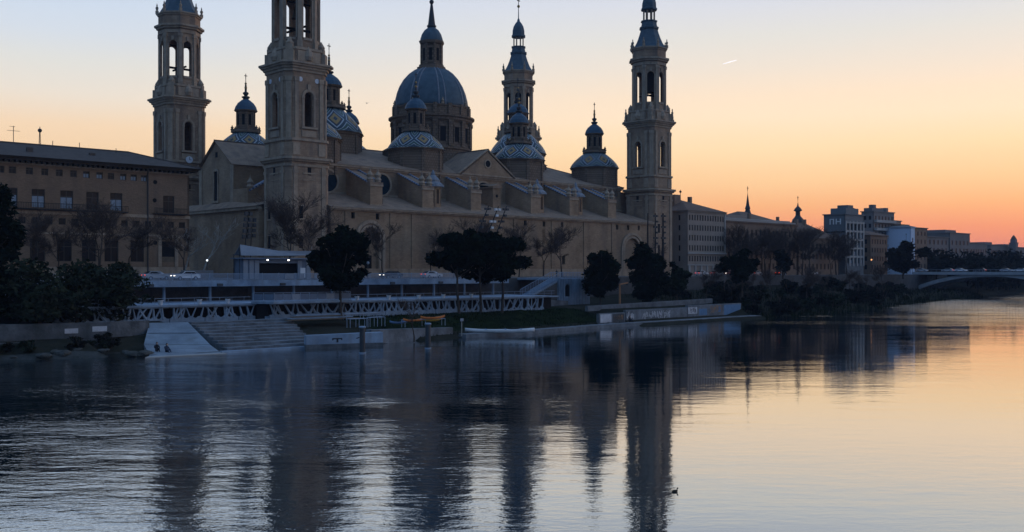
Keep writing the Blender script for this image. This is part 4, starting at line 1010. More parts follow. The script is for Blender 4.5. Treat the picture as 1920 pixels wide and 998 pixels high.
for (a, b, z0, z1) in ((-67.0,-65.4,1.5,2.1),(-63.7,-61.9,1.6,2.25)): 
    va = vb = -57.44
    f.add([(a,va-.02,z0+.85),(b,vb-.02,z0+.85),(b,vb-.02,z1+.85),(a,va-.02,z1+.85)],[(0,1,2,3)])
f.build('painted_patch', M['graf_w'], lq)
# rocks at the foot of the left quay
rg = random.Random(8)
for i in range(26):
    u = rg.uniform(-84,-61.5); v = pl(EDGE,u)+rg.uniform(.2,4.5); z_ = max(0, .2+(v-pl(EDGE,u))*.16); r_ = rg.uniform(.25,.8)
    t = MB(); vs = []
    bm = bmesh.new(); bmesh.ops.create_icosphere(bm, subdivisions=2, radius=1)
    for q in bm.verts: q.co = Vector((q.co.x*r_*1.5, q.co.y*r_, q.co.z*r_*.6))*rg.uniform(.85,1.12)
    me = bpy.data.meshes.new('bank_rock'); bm.to_mesh(me); bm.free(); me.materials.append(M['rock'])
    o = bpy.data.objects.new('bank_rock', me); sc.collection.objects.link(o); o.location = W(u,v,z_); o.rotation_euler = (0,0,rg.uniform(0,6))
    tag(o,'pale boulder among the stones at the foot of the left quay','rock','boulders below the left quay')
gq = thing('quay_wall', 'pale concrete quay block with a dark T painted on it, between steps and post', 'wall', -37, -71, 0)
f = MB(); f.slab([(-42.4,-71.9,1.72),(-32.4,-74.6,1.85),(-31.9,-73.2,1.85),(-42.0,-70.8,1.72)],2.5); f.build('wall', M['concrete'], gq)
f = MB(); f.slab([(-42.46,-71.95,.55),(-32.4,-74.66,.5),(-31.84,-73.2,.5),(-42.0,-70.8,.55)],1.3); f.build('tide_band', M['quay'], gq)
f = MB()
def onq(a, o=.02): return (-42.4+10*a, -71.9-2.7*a-o)
def gq_bar(a0, a1, z0, z1): p, q = onq(a0), onq(a1); f.add([(*p,z0),(*q,z0),(*q,z1),(*p,z1)],[(0,1,2,3)])
gq_bar(.33,.46,1.12,1.28); gq_bar(.385,.41,.72,1.12); gq_bar(.33,.345,1.0,1.12); gq_bar(.445,.46,1.0,1.12); gq_bar(.66,.76,1.2,1.3); gq_bar(.64,.67,1.12,1.22)
f.build('painted_letter', M['graf_k'], gq)
# mooring posts in the river
for (u, v, lab) in ((-41.0,-82.2,'tall mooring post standing in the water in front of the painted quay block'),(-30.6,-81.8,'tall mooring post standing in the water in front of the orange boats')):
    t = thing('mooring_post', lab, 'post', u, v, 0)
    f = MB(); f.lathe([(.34,-1.5),(.34,3.05)],16,x=u,y=v); f.build('pile', M['lead'], t)
    f = MB(); f.lathe([(.36,3.05),(.43,3.1),(.43,3.2),(.34,3.28)],16,x=u,y=v); f.build('cap', M['concrete'], t)
    f = MB(); f.lathe([(.42,-.1),(.42,.14)],16,x=u,y=v); f.build('collar', M['concrete'], t)
# river edge path
f = MB(); ln = [(-14,-69.4),(0,-68.8),(20,-66.0),(31,-65.4),(40,-65.2),(64,-64.2),(71.5,-64.6)]
for (a,b),(c_,d_) in zip(ln, ln[1:]): f.slab([(a,b-.6,.55),(c_,d_-.6,.55),(c_,d_+1.1,.6),(a,b+1.1,.6)],1.6)
setting('riverside_path', f, M['concrete2'])
# graffiti walls
def graf(u0, u1, v0, v1, zt, label, paints, z0=.5):
    t = thing('graffiti_wall', label, 'wall', (u0+u1)/2, (v0+v1)/2, z0)
    f = MB(); f.slab([(u0,v0,zt),(u1,v1,zt),(u1,v1+.7,zt),(u0,v0+.7,zt)],zt-z0+.3); f.build('wall', M['concrete2'], t)
    for (a, b, h0, h1, mt, kind) in paints:
        f = MB(); P = lambda q, z_: (u0+(u1-u0)*q, v0+(v1-v0)*q-.025, z0+(zt-z0)*z_)
        rg = random.Random(int(a*100)+int(u0))
        if kind == 'block':
            f.add([P(a,h0),P(b,h0),P(b,h1),P(a,h1)],[(0,1,2,3)])
        else:       # a scrawl of strokes
            n_ = int((b-a)*(u1-u0)/.55)+2
            for i in range(n_):
                x_ = a+(b-a)*(i+.5)/n_; s_ = (b-a)/n_
                for k in range(3):
                    q0, q1 = x_+rg.uniform(-.45,.45)*s_, x_+rg.uniform(-.45,.45)*s_; z0_, z1_ = rg.uniform(h0,h1), rg.uniform(h0,h1); w_ = .10/(u1-u0)
                    f.add([P(q0-w_,z0_),P(q0+w_,z0_),P(q1+w_,z1_),P(q1-w_,z1_)],[(0,1,2,3)])
        f.build('graffiti', M[mt], t)
graf(22.2,29.4,-64.0,-63.8,2.35,'pale graffiti wall end with white and ochre panels, nearest of the painted quay walls',[(.03,.46,.12,.92,'graf_w','block'),(.52,.97,.1,.9,'conc_dk','block'),(.55,.93,.3,.8,'graf_o','scrawl')])
graf(30.4,50.0,-63.2,-62.3,2.7,'middle graffiti wall with a white tag at its left, behind the seated person',[(.01,.12,.2,.9,'graf_w','scrawl'),(.25,.7,.15,.85,'graf_w','scrawl')])
graf(50.2,69.8,-62.3,-61.4,3.1,'far graffiti wall with white letters, ochre figures and a blue panel',[(.0,.16,.35,.85,'graf_w','block'),(.03,.15,.35,.85,'graf_k','scrawl'),(.2,.34,.2,.7,'graf_b','block'),(.40,.62,.3,.95,'graf_o','scrawl'),(.55,.6,.4,.8,'graf_b','block'),(.66,.98,.1,.92,'graf_b','block')])
f = MB(); f.slab([(28,-56,3.35),(70,-54,3.9),(70,-53.3,3.9),(28,-55.3,3.35)],1.0); bw = tag(f.build('low_wall', M['concrete2']),'long low garden wall above the graffiti walls','wall'); bw.location = W(0,0,0); bw.rotation_euler = (0,0,A)
# boats
def shell_boat(u, v, z_, rot, Ln, wd, label):
    t = thing('rowing_boat', label, 'boat', u, v, z_, rot=rot)
    f = MB(); K = 16; sect = []
    for i in range(K+1):
        s_ = -1+2*i/K; hw = wd/2*max(.05, (1-abs(s_)**2.4)); dz = .22*abs(s_)**3
        sect.append([(s_*Ln/2,-hw,.55+dz),(s_*Ln/2,-hw*.75,.18+dz),(s_*Ln/2,0,.02+dz),(s_*Ln/2,hw*.75,.18+dz),(s_*Ln/2,hw,.55+dz),(s_*Ln/2,0,.62+dz)])
    vs = [p for s_ in sect for p in s_]; fs = []
    for i in range(K):
        for j in range(6): fs.append((i*6+j, i*6+(j+1)%6, (i+1)*6+(j+1)%6, (i+1)*6+j))
    fs += [tuple(range(6)), tuple(range(K*6+5, K*6-1, -1))]
    f.add(vs, fs); f.build('hull', M['white'], t, local=True, smooth=True)
    f = MB(); f.lathe([(.02,.0),(.02,.01)],12) if False else f.prism([(.9*math.cos(a*PI/8)+Ln*.2,.32*math.sin(a*PI/8)) for a in range(16)],.52,.70); f.build('cockpit', M['dark'], t, local=True)
    f = MB()
    for x_ in (-Ln*.2, Ln*.08, Ln*.3): f.box(x_-.06,x_+.06,-wd*.62,wd*.62,.60,.70)
    f.build('strap', M['graf_b'], t, local=True)
shell_boat(-7.4,-70.2,.45,R(-40),10.6,1.5,'long white covered boat lying at the foot of the grass bank')
def canoe(u, v, z_, rot, Ln, mt, label, group=None):
    t = thing('canoe', label, 'canoe', u, v, z_, group, rot)
    f = MB(); K = 10; vs = []; fs = []
    for i in range(K+1):
        s_ = -1+2*i/K; hw = .42*max(.04, 1-abs(s_)**2); dz = .25*abs(s_)**3
        vs += [(s_*Ln/2,-hw,.35+dz),(s_*Ln/2,-hw*.6,.04+dz),(s_*Ln/2,hw*.6,.04+dz),(s_*Ln/2,hw,.35+dz),(s_*Ln/2,0,.3+dz)]
    for i in range(K):
        for j in range(5): fs.append((i*5+j, i*5+(j+1)%5, (i+1)*5+(j+1)%5, (i+1)*5+j))
    f.add(vs, fs); f.build('hull', M[mt], t, local=True, smooth=True)
    f = MB(); f.prism([(.5*math.cos(a*PI/6),.2*math.sin(a*PI/6)) for a in range(12)],.3,.37); f.build('seat_well', M['dark'], t, local=True)
cz = 2.0
canoe(-20.5,-66,cz+.5,R(8),4.6,'orange','bright orange canoe on the rack nearest the bare tree')
canoe(-17.2,-66.2,cz+.75,R(3),4.8,'orange','long orange canoe raised highest on the rack right of the bare tree')
canoe(-16.6,-65,cz+.35,R(3),4.2,'yellow','yellow canoe lying under the highest orange canoe')
canoe(-22.5,-65,cz+.2,R(10),4.0,'blueplastic','blue canoe half hidden behind the orange ones')
def rack(u, v, z_, Ln, h, label, name='boat_rack', cat='rack'):
    t = thing(name, label, cat, u, v, z_)
    f = MB(); f.tube((u-Ln/2,v-.4,z_+h),(u+Ln/2,v-.4,z_+h),.05); f.tube((u-Ln/2,v+.4,z_+h),(u+Ln/2,v+.4,z_+h),.05)
    for k in range(3): f.tube((u-Ln/2+Ln*k/2,v-.4,z_+h*.99),(u-Ln/2+Ln*k/2,v+.4,z_+h*.99),.04)
    f.build('top_bar', M['railing'], t)
    for a in (-Ln/2, 0, Ln/2):
        for b in (-.4,.4): f = MB(); f.tube((u+a,v+b,z_-.15),(u+a,v+b,z_+h),.045); f.build('leg', M['railing'], t)
rack(-18.6,-65.8,1.9,7.5,.9,'pale steel boat rack under the orange canoes')
rack(-29.5,-64.6,2.1,3.0,1.1,'pale tubular frame on the grass, left of the two by the steps')
rack(-26.2,-64.4,2.1,2.6,1.2,'pale tubular frame on the grass, right of the two by the steps')
rack(-24.5,-58.5,2.9,6.0,.7,'long pale low frame at the foot of the branching parapet')
dock = thing('pontoon', 'thin pale stack of planks lying at the head of the steps', 'planks', -31, -57.5, 2.9)
for i in range(4):
    f = MB(); f.box(-37+.6*i,-25-.9*i,-58.6+.3*i,-57.6+.3*i,2.9+.2*i,3.02+.2*i); f.build('plank', M['concrete' if i % 2 else 'wood'], dock)
f = MB()
ql = [(-31.9,-74.0),(-23,-72.0),(-15,-69.6)]
qq = thing('quay_wall', 'low pale quay ledge behind the bare shrub, below the orange canoes', 'wall', -24, -71, 0)
f.slab([(-32,-71.4,2.0),(-14.5,-67.6,1.5),(-14.4,-66.6,1.5),(-32,-70.2,2.0)],1.9); f.build('wall', M['concrete2'], qq)
sp_ = thing('signpost', 'slim pale post at the water edge left of the white boat', 'post', -14.5, -69.6, .5)
f = MB(); f.tube((-14.5,-69.6,.3),(-14.5,-69.6,2.9),.07); f.build('pole', M['palebark'], sp_); f = MB(); f.box(-14.8,-14.2,-69.68,-69.6,2.5,2.9); f.build('plate', M['canvas'], sp_)
# gantry pole by the graffiti wall
g = thing('gantry_pole', 'orange-lit pole with a horizontal arm standing on the bank above the graffiti walls', 'pole', 41.5, -52.2, 2.6)
f = MB(); f.tube((41.5,-52.2,2.5),(41.6,-52.1,7.2),.2,.17,8); f.build('pole', M['litwood'], g); f = MB(); f.tube((41.5,-52.2,7.2),(44.6,-51.6,7.5),.15,.12,8); f.build('arm', M['litwood'], g)
f = MB(); f.lathe([(.26,7.0),(.2,7.25),(.05,7.3)],10,x=44.5,y=-51.6); f.build('lamp_head', M['lead'], g)
# ================================================================== stair from the deck, with the slatted wall
sr = thing('deck_stair', 'concrete stair with railings beside a ribbed wall with an oval opening', 'stair', 34, -40, 3.0)
f = MB()
for i in range(18):
    u = 26.4+.48*i; f.box(u,u+.5,-42.2,-39.6,5.0+.19*i-.3,5.19+.19*i)
f.box(35.0,43.4,-42.2,-28,8.0,8.39); f.build('flight', M['concrete'], sr)
for v in (-42.25,-39.5):
    f = MB()
    for i in range(13):
        u = 26.4+.72*i; f.tube((u,v,5.1+.285*i),(u,v,6.25+.285*i),.03)
        for z_ in (.35,.6,.85): f.tube((u,v,5.1+.285*i+z_),(u+.72,v,5.1+.285*(i+1)+z_),.018)
    f.tube((26.4,v,6.2),(35.1,v,9.65),.045); f.tube((35.1,v,9.6),(43.4,v,9.6),.045)
    for i in range(11): f.tube((35.1+.83*i,v,8.4),(35.1+.83*i,v,9.6),.06)
    f.build('railing', M['railing'], sr)
f = MB(); f.panel((34.2,-42.35),(43.4,-42.35),3.0,8.3,.3,[(2.0,3.5,4.7,7.2,True)])
f.build('ribbed_wall', M['concrete'], sr)
f = MB()
for i in range(20):
    u = 34.3+.47*i
    if 36.0 < u < 37.8: f.box(u-.09,u+.09,-42.55,-42.36,7.3,8.3); f.box(u-.09,u+.09,-42.55,-42.36,3.0,4.6)
    else: f.box(u-.09,u+.09,-42.55,-42.36,3.0,8.3)
f.build('rib', M['concrete'], sr)
f = MB(); f.box(36.4,40,-41.9,-41.7,3.2,8.0); f.build('void', M['dark'], sr)
f = MB(); f.slab([(26.5,-43.6,4.4),(36,-43.4,3.9),(36,-42.8,3.9),(26.5,-43,4.4)],1.4); f.build('base_wall', M['concrete2'], sr)
# ================================================================== pavilion with canopy on the deck
pv = thing('pavilion', 'blue-grey kiosk with a pale sail canopy and lit spot lamps on the road deck', 'kiosk', -22, -28, GZ)
f = MB(); f.panel((-28.4,-30),(-15.4,-30),GZ+.05,11.9,.2,[(3.0,10.4,9.4,11.2,False)]); f.panel((-28.4,-27),(-28.4,-30),GZ+.05,11.9,.2,[]); f.panel((-15.4,-30),(-15.4,-27),GZ+.05,11.9,.2,[]); f.panel((-15.4,-27),(-28.4,-27),GZ+.05,11.9,.2,[]); f.build('wall', M['panelblue'], pv)
f = MB(); f.box(-26,-17.5,-29.2,-29.0,GZ+.1,11.4); f.build('counter_void', M['dark'], pv)
for u in (-28.0,-26.9,-25.9,-17.6,-15.9): f = MB(); f.box(u-.4,u+.4,-30.12,-30.01,GZ+.1,11.7); f.build('shutter', M['canvas'], pv)
f = MB(); f.box(-28.9,-14.9,-31.0,-26.6,11.92,12.1); f.build('roof', M['panelblue'], pv)
f = MB(); 
a_, b_, c2, d2 = (-28.7,-29.5,14.3),(-15.4,-31,13.35),(-17,-27.4,12.5),(-28.6,-27.4,12.6)
f.slab([a_,(-22,-30.4,13.35),b_,(-16,-28,12.7),c2,d2],.08); f.slab([a_,(-22,-30.5,13.33),(-15.4,-31.1,13.3),(-16,-31.0,12.65),(-22,-30.9,12.5),(-28.9,-30.2,12.5)],.05); f.build('canopy', M['canvas'], pv)
for (u, v, z_) in ((-28.8,-29.6,14.4),(-15.3,-31.1,13.6),(-28.7,-27.4,12.7)): f = MB(); f.tube((u,v,GZ),(u,v,z_),.07); f.build('canopy_pole', M['lead'], pv)
for (u, r_, mt) in ((-24.6,.17,'lampwhite'),(-20.6,.17,'lampwhite'),(-15.6,.13,'lampwhite')):
    f = MB(); f.ball(u,-31.35,11.72,r_,10,6,.7); o = f.build('spot_lamp', M[mt], pv); f = MB(); f.box(u-.3,u+.3,-31.3,-31.15,11.75,11.95); f.build('lamp_bracket', M['lead'], o)
# notice boards, drum sign and lamps on the deck
def deck_sign(u, v, w_, h0, h1, label, mt, cat='sign', name='notice_board'):
    t = thing(name, label, cat, u, v, GZ); f = MB(); f.box(u-w_/2,u+w_/2,v-.05,v+.05,GZ+h0,GZ+h1); f.build('panel', M[mt], t)
    for s_ in (-1,1): f = MB(); f.box(u+s_*w_*.4-.04,u+s_*w_*.4+.04,v-.03,v+.03,GZ,GZ+h0); f.build('leg', M['lead'], t)
deck_sign(-20.8,-36.2,.9,.35,2.0,'slim white notice board on the deck in front of the kiosk counter','white')
deck_sign(-16.2,-35.6,1.5,.3,2.2,'grey rounded board on the deck near the warm lamp','panelblue')
deck_sign(-36.5,-30,5.5,.25,1.6,'long dark green hoarding panel between palace and kiosk','slab_dk',cat='hoarding',name='hoarding')
def lamp(u, v, z0, h, label, mt='lampdim', r_=.2, arm=0):
    t = thing('street_lamp', label, 'street lamp', u, v, z0)
    f = MB(); f.tube((u,v,z0),(u,v,z0+h),.08,.05,8); 
    if arm: f.tube((u,v,z0+h-.05),(u+arm,v,z0+h+.15),.04)
    f.build('pole', M['lead'], t); f = MB(); f.ball(u+arm,v,z0+h+.05,r_); f.build('lamp_globe', M[mt], t); return t
lamp(-32.8,-26,GZ,3.2,'lamp with a small pale lit globe between palace and kiosk','lampdim',.17)
lamp(-15.0,-33,GZ,2.6,'low lamp glowing orange at the right end of the kiosk','lampwarm',.15)
lamp(-3.2,-30,GZ,2.9,'tall column lamp with pale head right of the round pine','canvas',.28)
lamp(229,-9,8.5,5.2,'lamp glowing orange on the far riverside road, left of the white gable wall','lampwarm',.28)
lamp(262,-8.5,8.5,3.5,'lamp glowing orange at the near end of the bridge','lampwarm',.3)
lamp(258,-8,8.5,15,'tall dark lamp column in front of the white gable wall','lead',.2)
# ================================================================== cars
def make_car(mt, label, u, v, z_, rot, group):
    t = thing('parked_car', label, 'car', u, v, z_, group, rot)
    side = [(-2.1,.35),(2.1,.35),(2.15,.7),(1.9,.88),(1.0,.98),(.35,1.42),(-1.15,1.45),(-1.85,1.0),(-2.15,.9)]
    f = MB(); n_ = len(side); vs = []
    for y_, k in ((-.86,1),(-.80,1),(.80,1),(.86,1)): vs += [(x_*(1 if z2 < 1 else .96), (y_ if z2 < .99 else y_*.80), z2) for x_, z2 in side]
    fs = [tuple(range(n_)), tuple(range(4*n_-1,3*n_-1,-1))]
    for q in range(3):
        for i in range(n_): fs.append((q*n_+i, q*n_+(i+1)%n_, (q+1)*n_+(i+1)%n_, (q+1)*n_+i))
    f.add(vs, fs); f.build('body', M[mt], t, local=True)
    f = MB()
    for s_ in (-1,1): f.add([(.88,s_*.845,.99),(-1.6,s_*.845,1.02),(-1.08,s_*.72,1.38),(.3,s_*.72,1.36)],[(0,1,2,3)])
    f.add([(1.0,-.7,1.0),(1.0,.7,1.0),(.4,.62,1.40),(.4,-.62,1.40)],[(0,1,2,3)]); f.add([(-1.82,-.7,1.04),(-1.82,.7,1.04),(-1.2,.62,1.43),(-1.2,-.62,1.43)],[(0,1,2,3)])
    f.build('window', M['glass'], t, local=True)
    for x_ in (-1.3,1.3):
        for y_ in (-.8,.8):
            f = MB(); f.tube((x_,y_-.1,.32),(x_,y_+.1,.32),.32,n=14); w_ = f.build('wheel', M['rubber'], t, local=True)
            f = MB(); f.tube((x_,y_-.11,.32),(x_,y_+.11,.32),.19,n=10); h_ = f.build('hub', M['railing'], w_, local=True)
    for y_ in (-.6,.6):
        f = MB(); f.box(2.05,2.17,y_-.2,y_+.2,.66,.80); f.build('headlight', M['white'], t, local=True)
        f = MB(); f.box(-2.17,-2.05,y_-.2,y_+.2,.76,.9); f.build('tail_light', M['tail'], t, local=True)
    return t
gc = 'cars on the road deck at the left'
car = make_car('carsilver', 'silver car on the road deck, left of the two by the palace door', -41.3, -25.5, 8.41, 0, gc)
def lights_on(t, mt):
    for ch in t.children:
        if ch.name.split('.')[0] == 'headlight': ch.data = ch.data.copy(); ch.data.materials[0] = M[mt]
c1 = dup(car, -38.5, -30.0, 8.41, PI, 'white car with lit headlights on the road deck near the palace corner', gc, M['carwhite']); lights_on(c1, 'headlight')
c1 = dup(car, 3.5, -28.0, 8.41, PI, 'dark car with lit headlights on the road deck left of the pine group', 'cars on the road deck', M['cardark']); lights_on(c1, 'headlight')
dup(car, 15.0, -26, 8.41, 0, 'pale car on the road deck behind the pine group', 'cars on the road deck', M['carwhite'])
gb = 'cars crossing the bridge'
BP = [(-6.5,'carsilver','silver car on the bridge, first from its left end'),(-16.5,'carsilver','silver car on the bridge, second from its left end'),(-21.5,'carwhite','white car on the bridge close behind the second car'),(-28.5,'cardark','dark car in the middle of the bridge above the arch crown'),
      (-38,'carsilver','silver car on the bridge right of the arch crown, first of a close pair'),(-42.8,'carwhite','white car on the bridge, rightmost in view')]
for i, (v, mt, lb) in enumerate(BP): dup(car, 274.5, v, 9.36, PI/2 if i % 2 else -PI/2, lb, gb, M[mt])
gr = 'cars along the far riverside road'
for i, (u, mt, lb) in enumerate(((118,'cardark','dark car on the far riverside road under the bare trees'),(127,'carwhite','white car on the far riverside road under the bare trees'),(136,'carsilver','silver car on the far riverside road before the hotel'),(143,'carred','dark red car with lit headlights on the far riverside road'),(150,'carwhite','white car with lit headlights on the far riverside road'),(160,'carsilver','silver car on the far road left of the white gable wall'),(175,'cardark','dark car on the far road below the white gable wall'),(196,'carwhite','white car on the far road nearest the bridge'))):
    c1 = dup(car, u, pl(rl, u)+6.5, 8.41, PI if i in (3,4) else 0, lb, gr, M[mt])
    if i in (3, 4): lights_on(c1, 'headlight')
# ================================================================== buildings along the far riverside
def hip(f, u0, u1, v0, v1, z0, z1, o=.6):
    d = min(v1-v0, u1-u0)/2; vm = (v0+v1)/2; um = (u0+u1)/2
    if u1-u0 >= v1-v0: a, b = (u0+d, vm), (u1-d, vm)
    else: a, b = (um, v0+d), (um, v1-d)
    p = [(u0-o,v0-o,z0),(u1+o,v0-o,z0),(u1+o,v1+o,z0),(u0-o,v1+o,z0),(*a,z1),(*b,z1)]
    f.add(p, [(0,1,5,4),(1,2,5),(2,3,4,5),(3,0,4)] if u1-u0 >= v1-v0 else [(0,1,4),(1,2,5,4),(2,3,5),(3,0,4,5)])
def block(name, label, cat, u0, u1, v0, v1, ztop, nN, nE, rows, mt='office', ww=1.0, roofz=None, roofmt='fartile', kinds=('glass',), group=None, z0=8.4, parap=False, cross_=False, skipE=False, pane=False):
    t = thing(name, label, cat, (u0+u1)/2, v0, z0, group)
    f = MB(); rN = [(a, b, [(p-u0, q-u0) for p, q in grid(u0+.5,u1-.5,nN,ww)], False) for a, b in rows]
    f.facade((u0,v0),(u1,v0),z0,ztop,rN,.3)
    rE = [(a, b, [(v1-q, v1-p) for p, q in grid(v0+.5,v1-.5,nE,ww)], False) for a, b in rows] if nE else []
    if rE: f.facade((u0,v1),(u0,v0),z0,ztop,rE,.3)
    else: f.panel((u0,v1),(u0,v0),z0,ztop,.3,[])
    f.panel((u1,v0),(u1,v1),z0,ztop,.3,[]); f.panel((u1,v1),(u0,v1),z0,ztop,.3,[])
    f.add([(u0,v0,ztop-.05),(u1,v0,ztop-.05),(u1,v1,ztop-.05),(u0,v1,ztop-.05)],[(0,1,2,3)])
    f.mat(1); f.box(u0+.9,u1-.9,v0+.9,v1-.9,z0+.1,ztop-.3)
    f.build('wall', [M[mt], M['dark']], t)
    n_ = 0
    for a, b in rows:
        for p, q in grid(u0+.5,u1-.5,nN,ww):
            if n_ < 96: window(t, 0, a, v0, q-p, b-a, kinds[n_ % len(kinds)], 0, ((p+q)/2, v0+.12), cross_, pane=True); n_ += 1
        if nE:
            for p, q in grid(v0+.5,v1-.5,nE,ww):
                if n_ < 96: window(t, 0, a, u0, q-p, b-a, kinds[n_ % len(kinds)], -PI/2, (u0+.12, (p+q)/2), cross_, pane=True); n_ += 1
    f = MB(); f.box(u0-.35,u1+.35,v0-.35,v1+.35,ztop,ztop+.35); f.build('cornice', M['plaster' if mt == 'plaster' else mt], t)
    if roofz:
        f = MB(); hip(f,u0,u1,v0,v1,ztop+.36,roofz); f.build('roof', M[roofmt], t)
    return t
def extra(t, name, mt, fn):
    f = MB(); fn(f); return f.build(name, M[mt], t)
fl = lambda z0, n, h, wh, sill=.9: [(z0+h*i+sill, z0+h*i+sill+wh) for i in range(n)]
off = block('office_building','grey-brown five storey office block with rows of narrow windows just right of the near-right tower','building',126.6,145.4,-5,15,27.0,14,4,[(12.6,14.2)]+fl(15.0,4,2.95,1.6,.7),'office',.66,31.2)
extra(off,'ledge','plaster',lambda f: (f.box(126.4,145.6,-5.5,-5.01,14.8,15.2), f.box(126.4,145.6,-5.3,-5.01,11.4,11.7)))
for i in range(7):
    u = 127.4+2.9*i; extra(off,'pier','plaster',lambda f: f.box(u-.35,u+.35,-5.28,-5.01,8.45,11.38))
extra(off,'chimney','office2',lambda f: (f.box(131,134,3,5,29,32.6), f.box(140,141,4,5,29.5,32.4)))
extra(off,'corner_strip','plaster',lambda f: f.box(145.0,145.5,-5.15,-5.01,15.2,27))
aerial(136.5,5,31.1,3.4,'lattice','thin red and white lattice mast on the office block roof')
bl = block('office_building','long dark brown block behind the bare trees, right of the narrow-windowed office','building',146.3,186.5,-4.6,16,24.6,16,0,fl(9.4,4,3.5,1.9),'office2',1.1,28.0)
extra(bl,'attic','plaster',lambda f: (f.box(146.3,186.5,-4.2,-3.9,24.96,25.5), f.box(146.8,186,-2.5,8,24.97,26.2)))
extra(bl,'chimney','office2',lambda f: (f.box(166,167,0,1,25.5,28.2), f.box(181,181.8,-1,-.2,25.2,27.6)))
bl2 = block('apartment_building','pale topped house with a white blank attic wall below the slim far spire','building',150,172,18,36,29.2,8,0,[(25.5,27.2)],'plaster',1.0,33.0)
bl3 = block('apartment_building','house with a low dark hipped roof between the two far spires','building',178,198,10,26,26.6,7,0,[(22.5,24.2)],'office2',1.0,30.4)
bl4 = block('apartment_building','low dark brick house with sloping roof just left of the hotel','building',188,214,-4.4,12,20.5,10,0,fl(9.4,3,3.4,1.9),'office2',1.1,26.4)
extra(bl4,'chimney','office2',lambda f: (f.box(196,197,1,2,23,27.4), f.box(203,203.8,2,3,24,27.6)))
def spire(u, v, zb, wd, label, onion):
    t = thing('church_spire', label, 'spire', u, v, zb)
    f = MB(u, v); f.prism(ngon(8,wd), zb, zb+wd*2.6); f.prism(ngon(8,wd*1.15), zb+wd*2.6, zb+wd*2.8); f.build('tower', M['drum'], t)
    z_ = zb+wd*2.8
    f = MB(u, v)
    if onion: f.lathe([(wd*1.1,z_),(wd*.95,z_+wd*.5),(wd*.55,z_+wd),(wd*.4,z_+wd*1.3),(wd*.4,z_+wd*2),(wd*.75,z_+wd*2.15),(wd*.5,z_+wd*2.6),(wd*.15,z_+wd*3),(.12,z_+wd*3.6)],8)
    else: f.lathe([(wd*1.1,z_),(wd*.7,z_+wd*.8),(wd*.45,z_+wd*1.7),(wd*.6,z_+wd*1.8),(wd*.35,z_+wd*2.6),(wd*.12,z_+wd*4.6),(.08,z_+wd*5.2)],8)
    f.build('spire_roof', M['lead'], t)
    zt = z_+wd*(3.5 if onion else 5.1); f = MB(u, v); f.tube((0,0,zt),(0,0,zt+1.5),.06); cross(f,0,0,zt+1.2,1.6); f.build('cross', M['iron'], t)
spire(195.1,20,24.6,1.55,'slim pointed far church spire rising behind the brown blocks',False)
spire(228.4,20,22.5,2.0,'stouter far church spire with bulb top and cross, left of the hotel',True)
# the hotel with its sign
ho = block('hotel_building','grey slab hotel with white letters on its blank side wall and a white window grid','hotel',217.6,231.0,-5,3.2,29.6,5,0,[(12.4,14.4),(15.4,17.4),(18.4,20.4),(21.4,23.4)],'slab_dk',1.7,None,kinds=('glass','pane_pale','glass'))
extra(ho,'window_grid','plaster',lambda f: [f.box(217.6+a,217.6+a+.7,-5.35,-5.01,11.5,27.4) for a in (.1,2.6,5.2,7.8,10.4,12.6)]+[f.box(217.72,230.9,-5.3,-5.02,z_,z_+.55) for z_ in (14.5,17.5,20.5,23.5,26.6)])
extra(ho,'loggia_void','dark',lambda f: f.box(218.6,230,-5.012,-4.95,24.3,26.4))
extra(ho,'roof_plant','slab_dk',lambda f: (f.box(222,231,-3,3,29.96,32.2), f.box(225,229,-2,2,32.2,33.4), f.box(233-3,233-1,-1,2,31,32.6)))
extra(ho,'side_ledge','dark',lambda f: [f.box(217.4,217.59,-4.9,3.1,z_,z_+.3) for z_ in (23.4,20.4,17.4,14.4)])
# letters nH on the side wall (facing the camera side): strokes on the plane u = 217.55
f = MB()
def ltr(v0, v1, z0, z1): f.box(217.42,217.58,min(v0,v1),max(v0,v1),z0,z1)
ltr(.85,.45,26.2,28.2); ltr(.85,-.85,27.85,28.2); ltr(-.45,-.85,26.2,27.85); ltr(-1.5,-1.9,26.2,28.2); ltr(-3.1,-3.5,26.2,28.2); ltr(-1.9,-3.1,27.0,27.35)
f.build('sign_letters', M['white'], ho)
t5 = block('apartment_building','tall stepped apartment tower with balcony bands behind the hotel','building',258,275,5,10,32.6,6,2,fl(10,7,3.1,1.6),'farwall',1.1,None)
extra(t5,'roof_plant','farwall',lambda f: (f.box(259,268,6,9.5,32.96,34.2), f.box(262,264,7,9,34.2,35.6), f.box(270,272,6,9,32.96,34.6)))
extra(t5,'balcony','plaster',lambda f: [f.box(258.5,274.5,3.8,4.98,z_,z_+1.0) for z_ in (13,16.1,19.2,22.3,25.4,28.5)])
t6 = block('apartment_building','mid-height apartment house with pale balcony stripes right of the hotel tower','building',275.5,283,6,16,29.6,3,0,fl(10,5,3.2,1.6),'office',1.0,None)
extra(t6,'roof_plant','office',lambda f: (f.box(277,281,8,12,29.96,31.4),))
t7 = block('apartment_building','brown apartment house in front, between the hotel and the white gable wall','building',236,249,-5,4,22.5,6,3,fl(9.4,4,3.1,1.7),'office2',1.1,24.5)
gw = block('apartment_building','house showing a blank white-blue gable wall to the river','building',268,271.6,-5,5,26.4,1,0,fl(10,4,3.3,1.7),'bluewall',1.0,27.4,roofmt='slab_dk')
t8 = block('apartment_building','brown apartment house with flat roof right of the white gable wall','building',272.2,289,-2,12,26.6,5,0,fl(10,5,3.2,1.7),'office2',1.2,None)
extra(t8,'roof_plant','office2',lambda f: (f.box(274,282,2,9,26.96,28.2),))
t9 = block('apartment_building','long lower grey apartment row beyond the bridge end, left part','building',312,346,14,30,24.6,8,4,fl(10,4,3.5,2.0),'farwall',1.5,None)
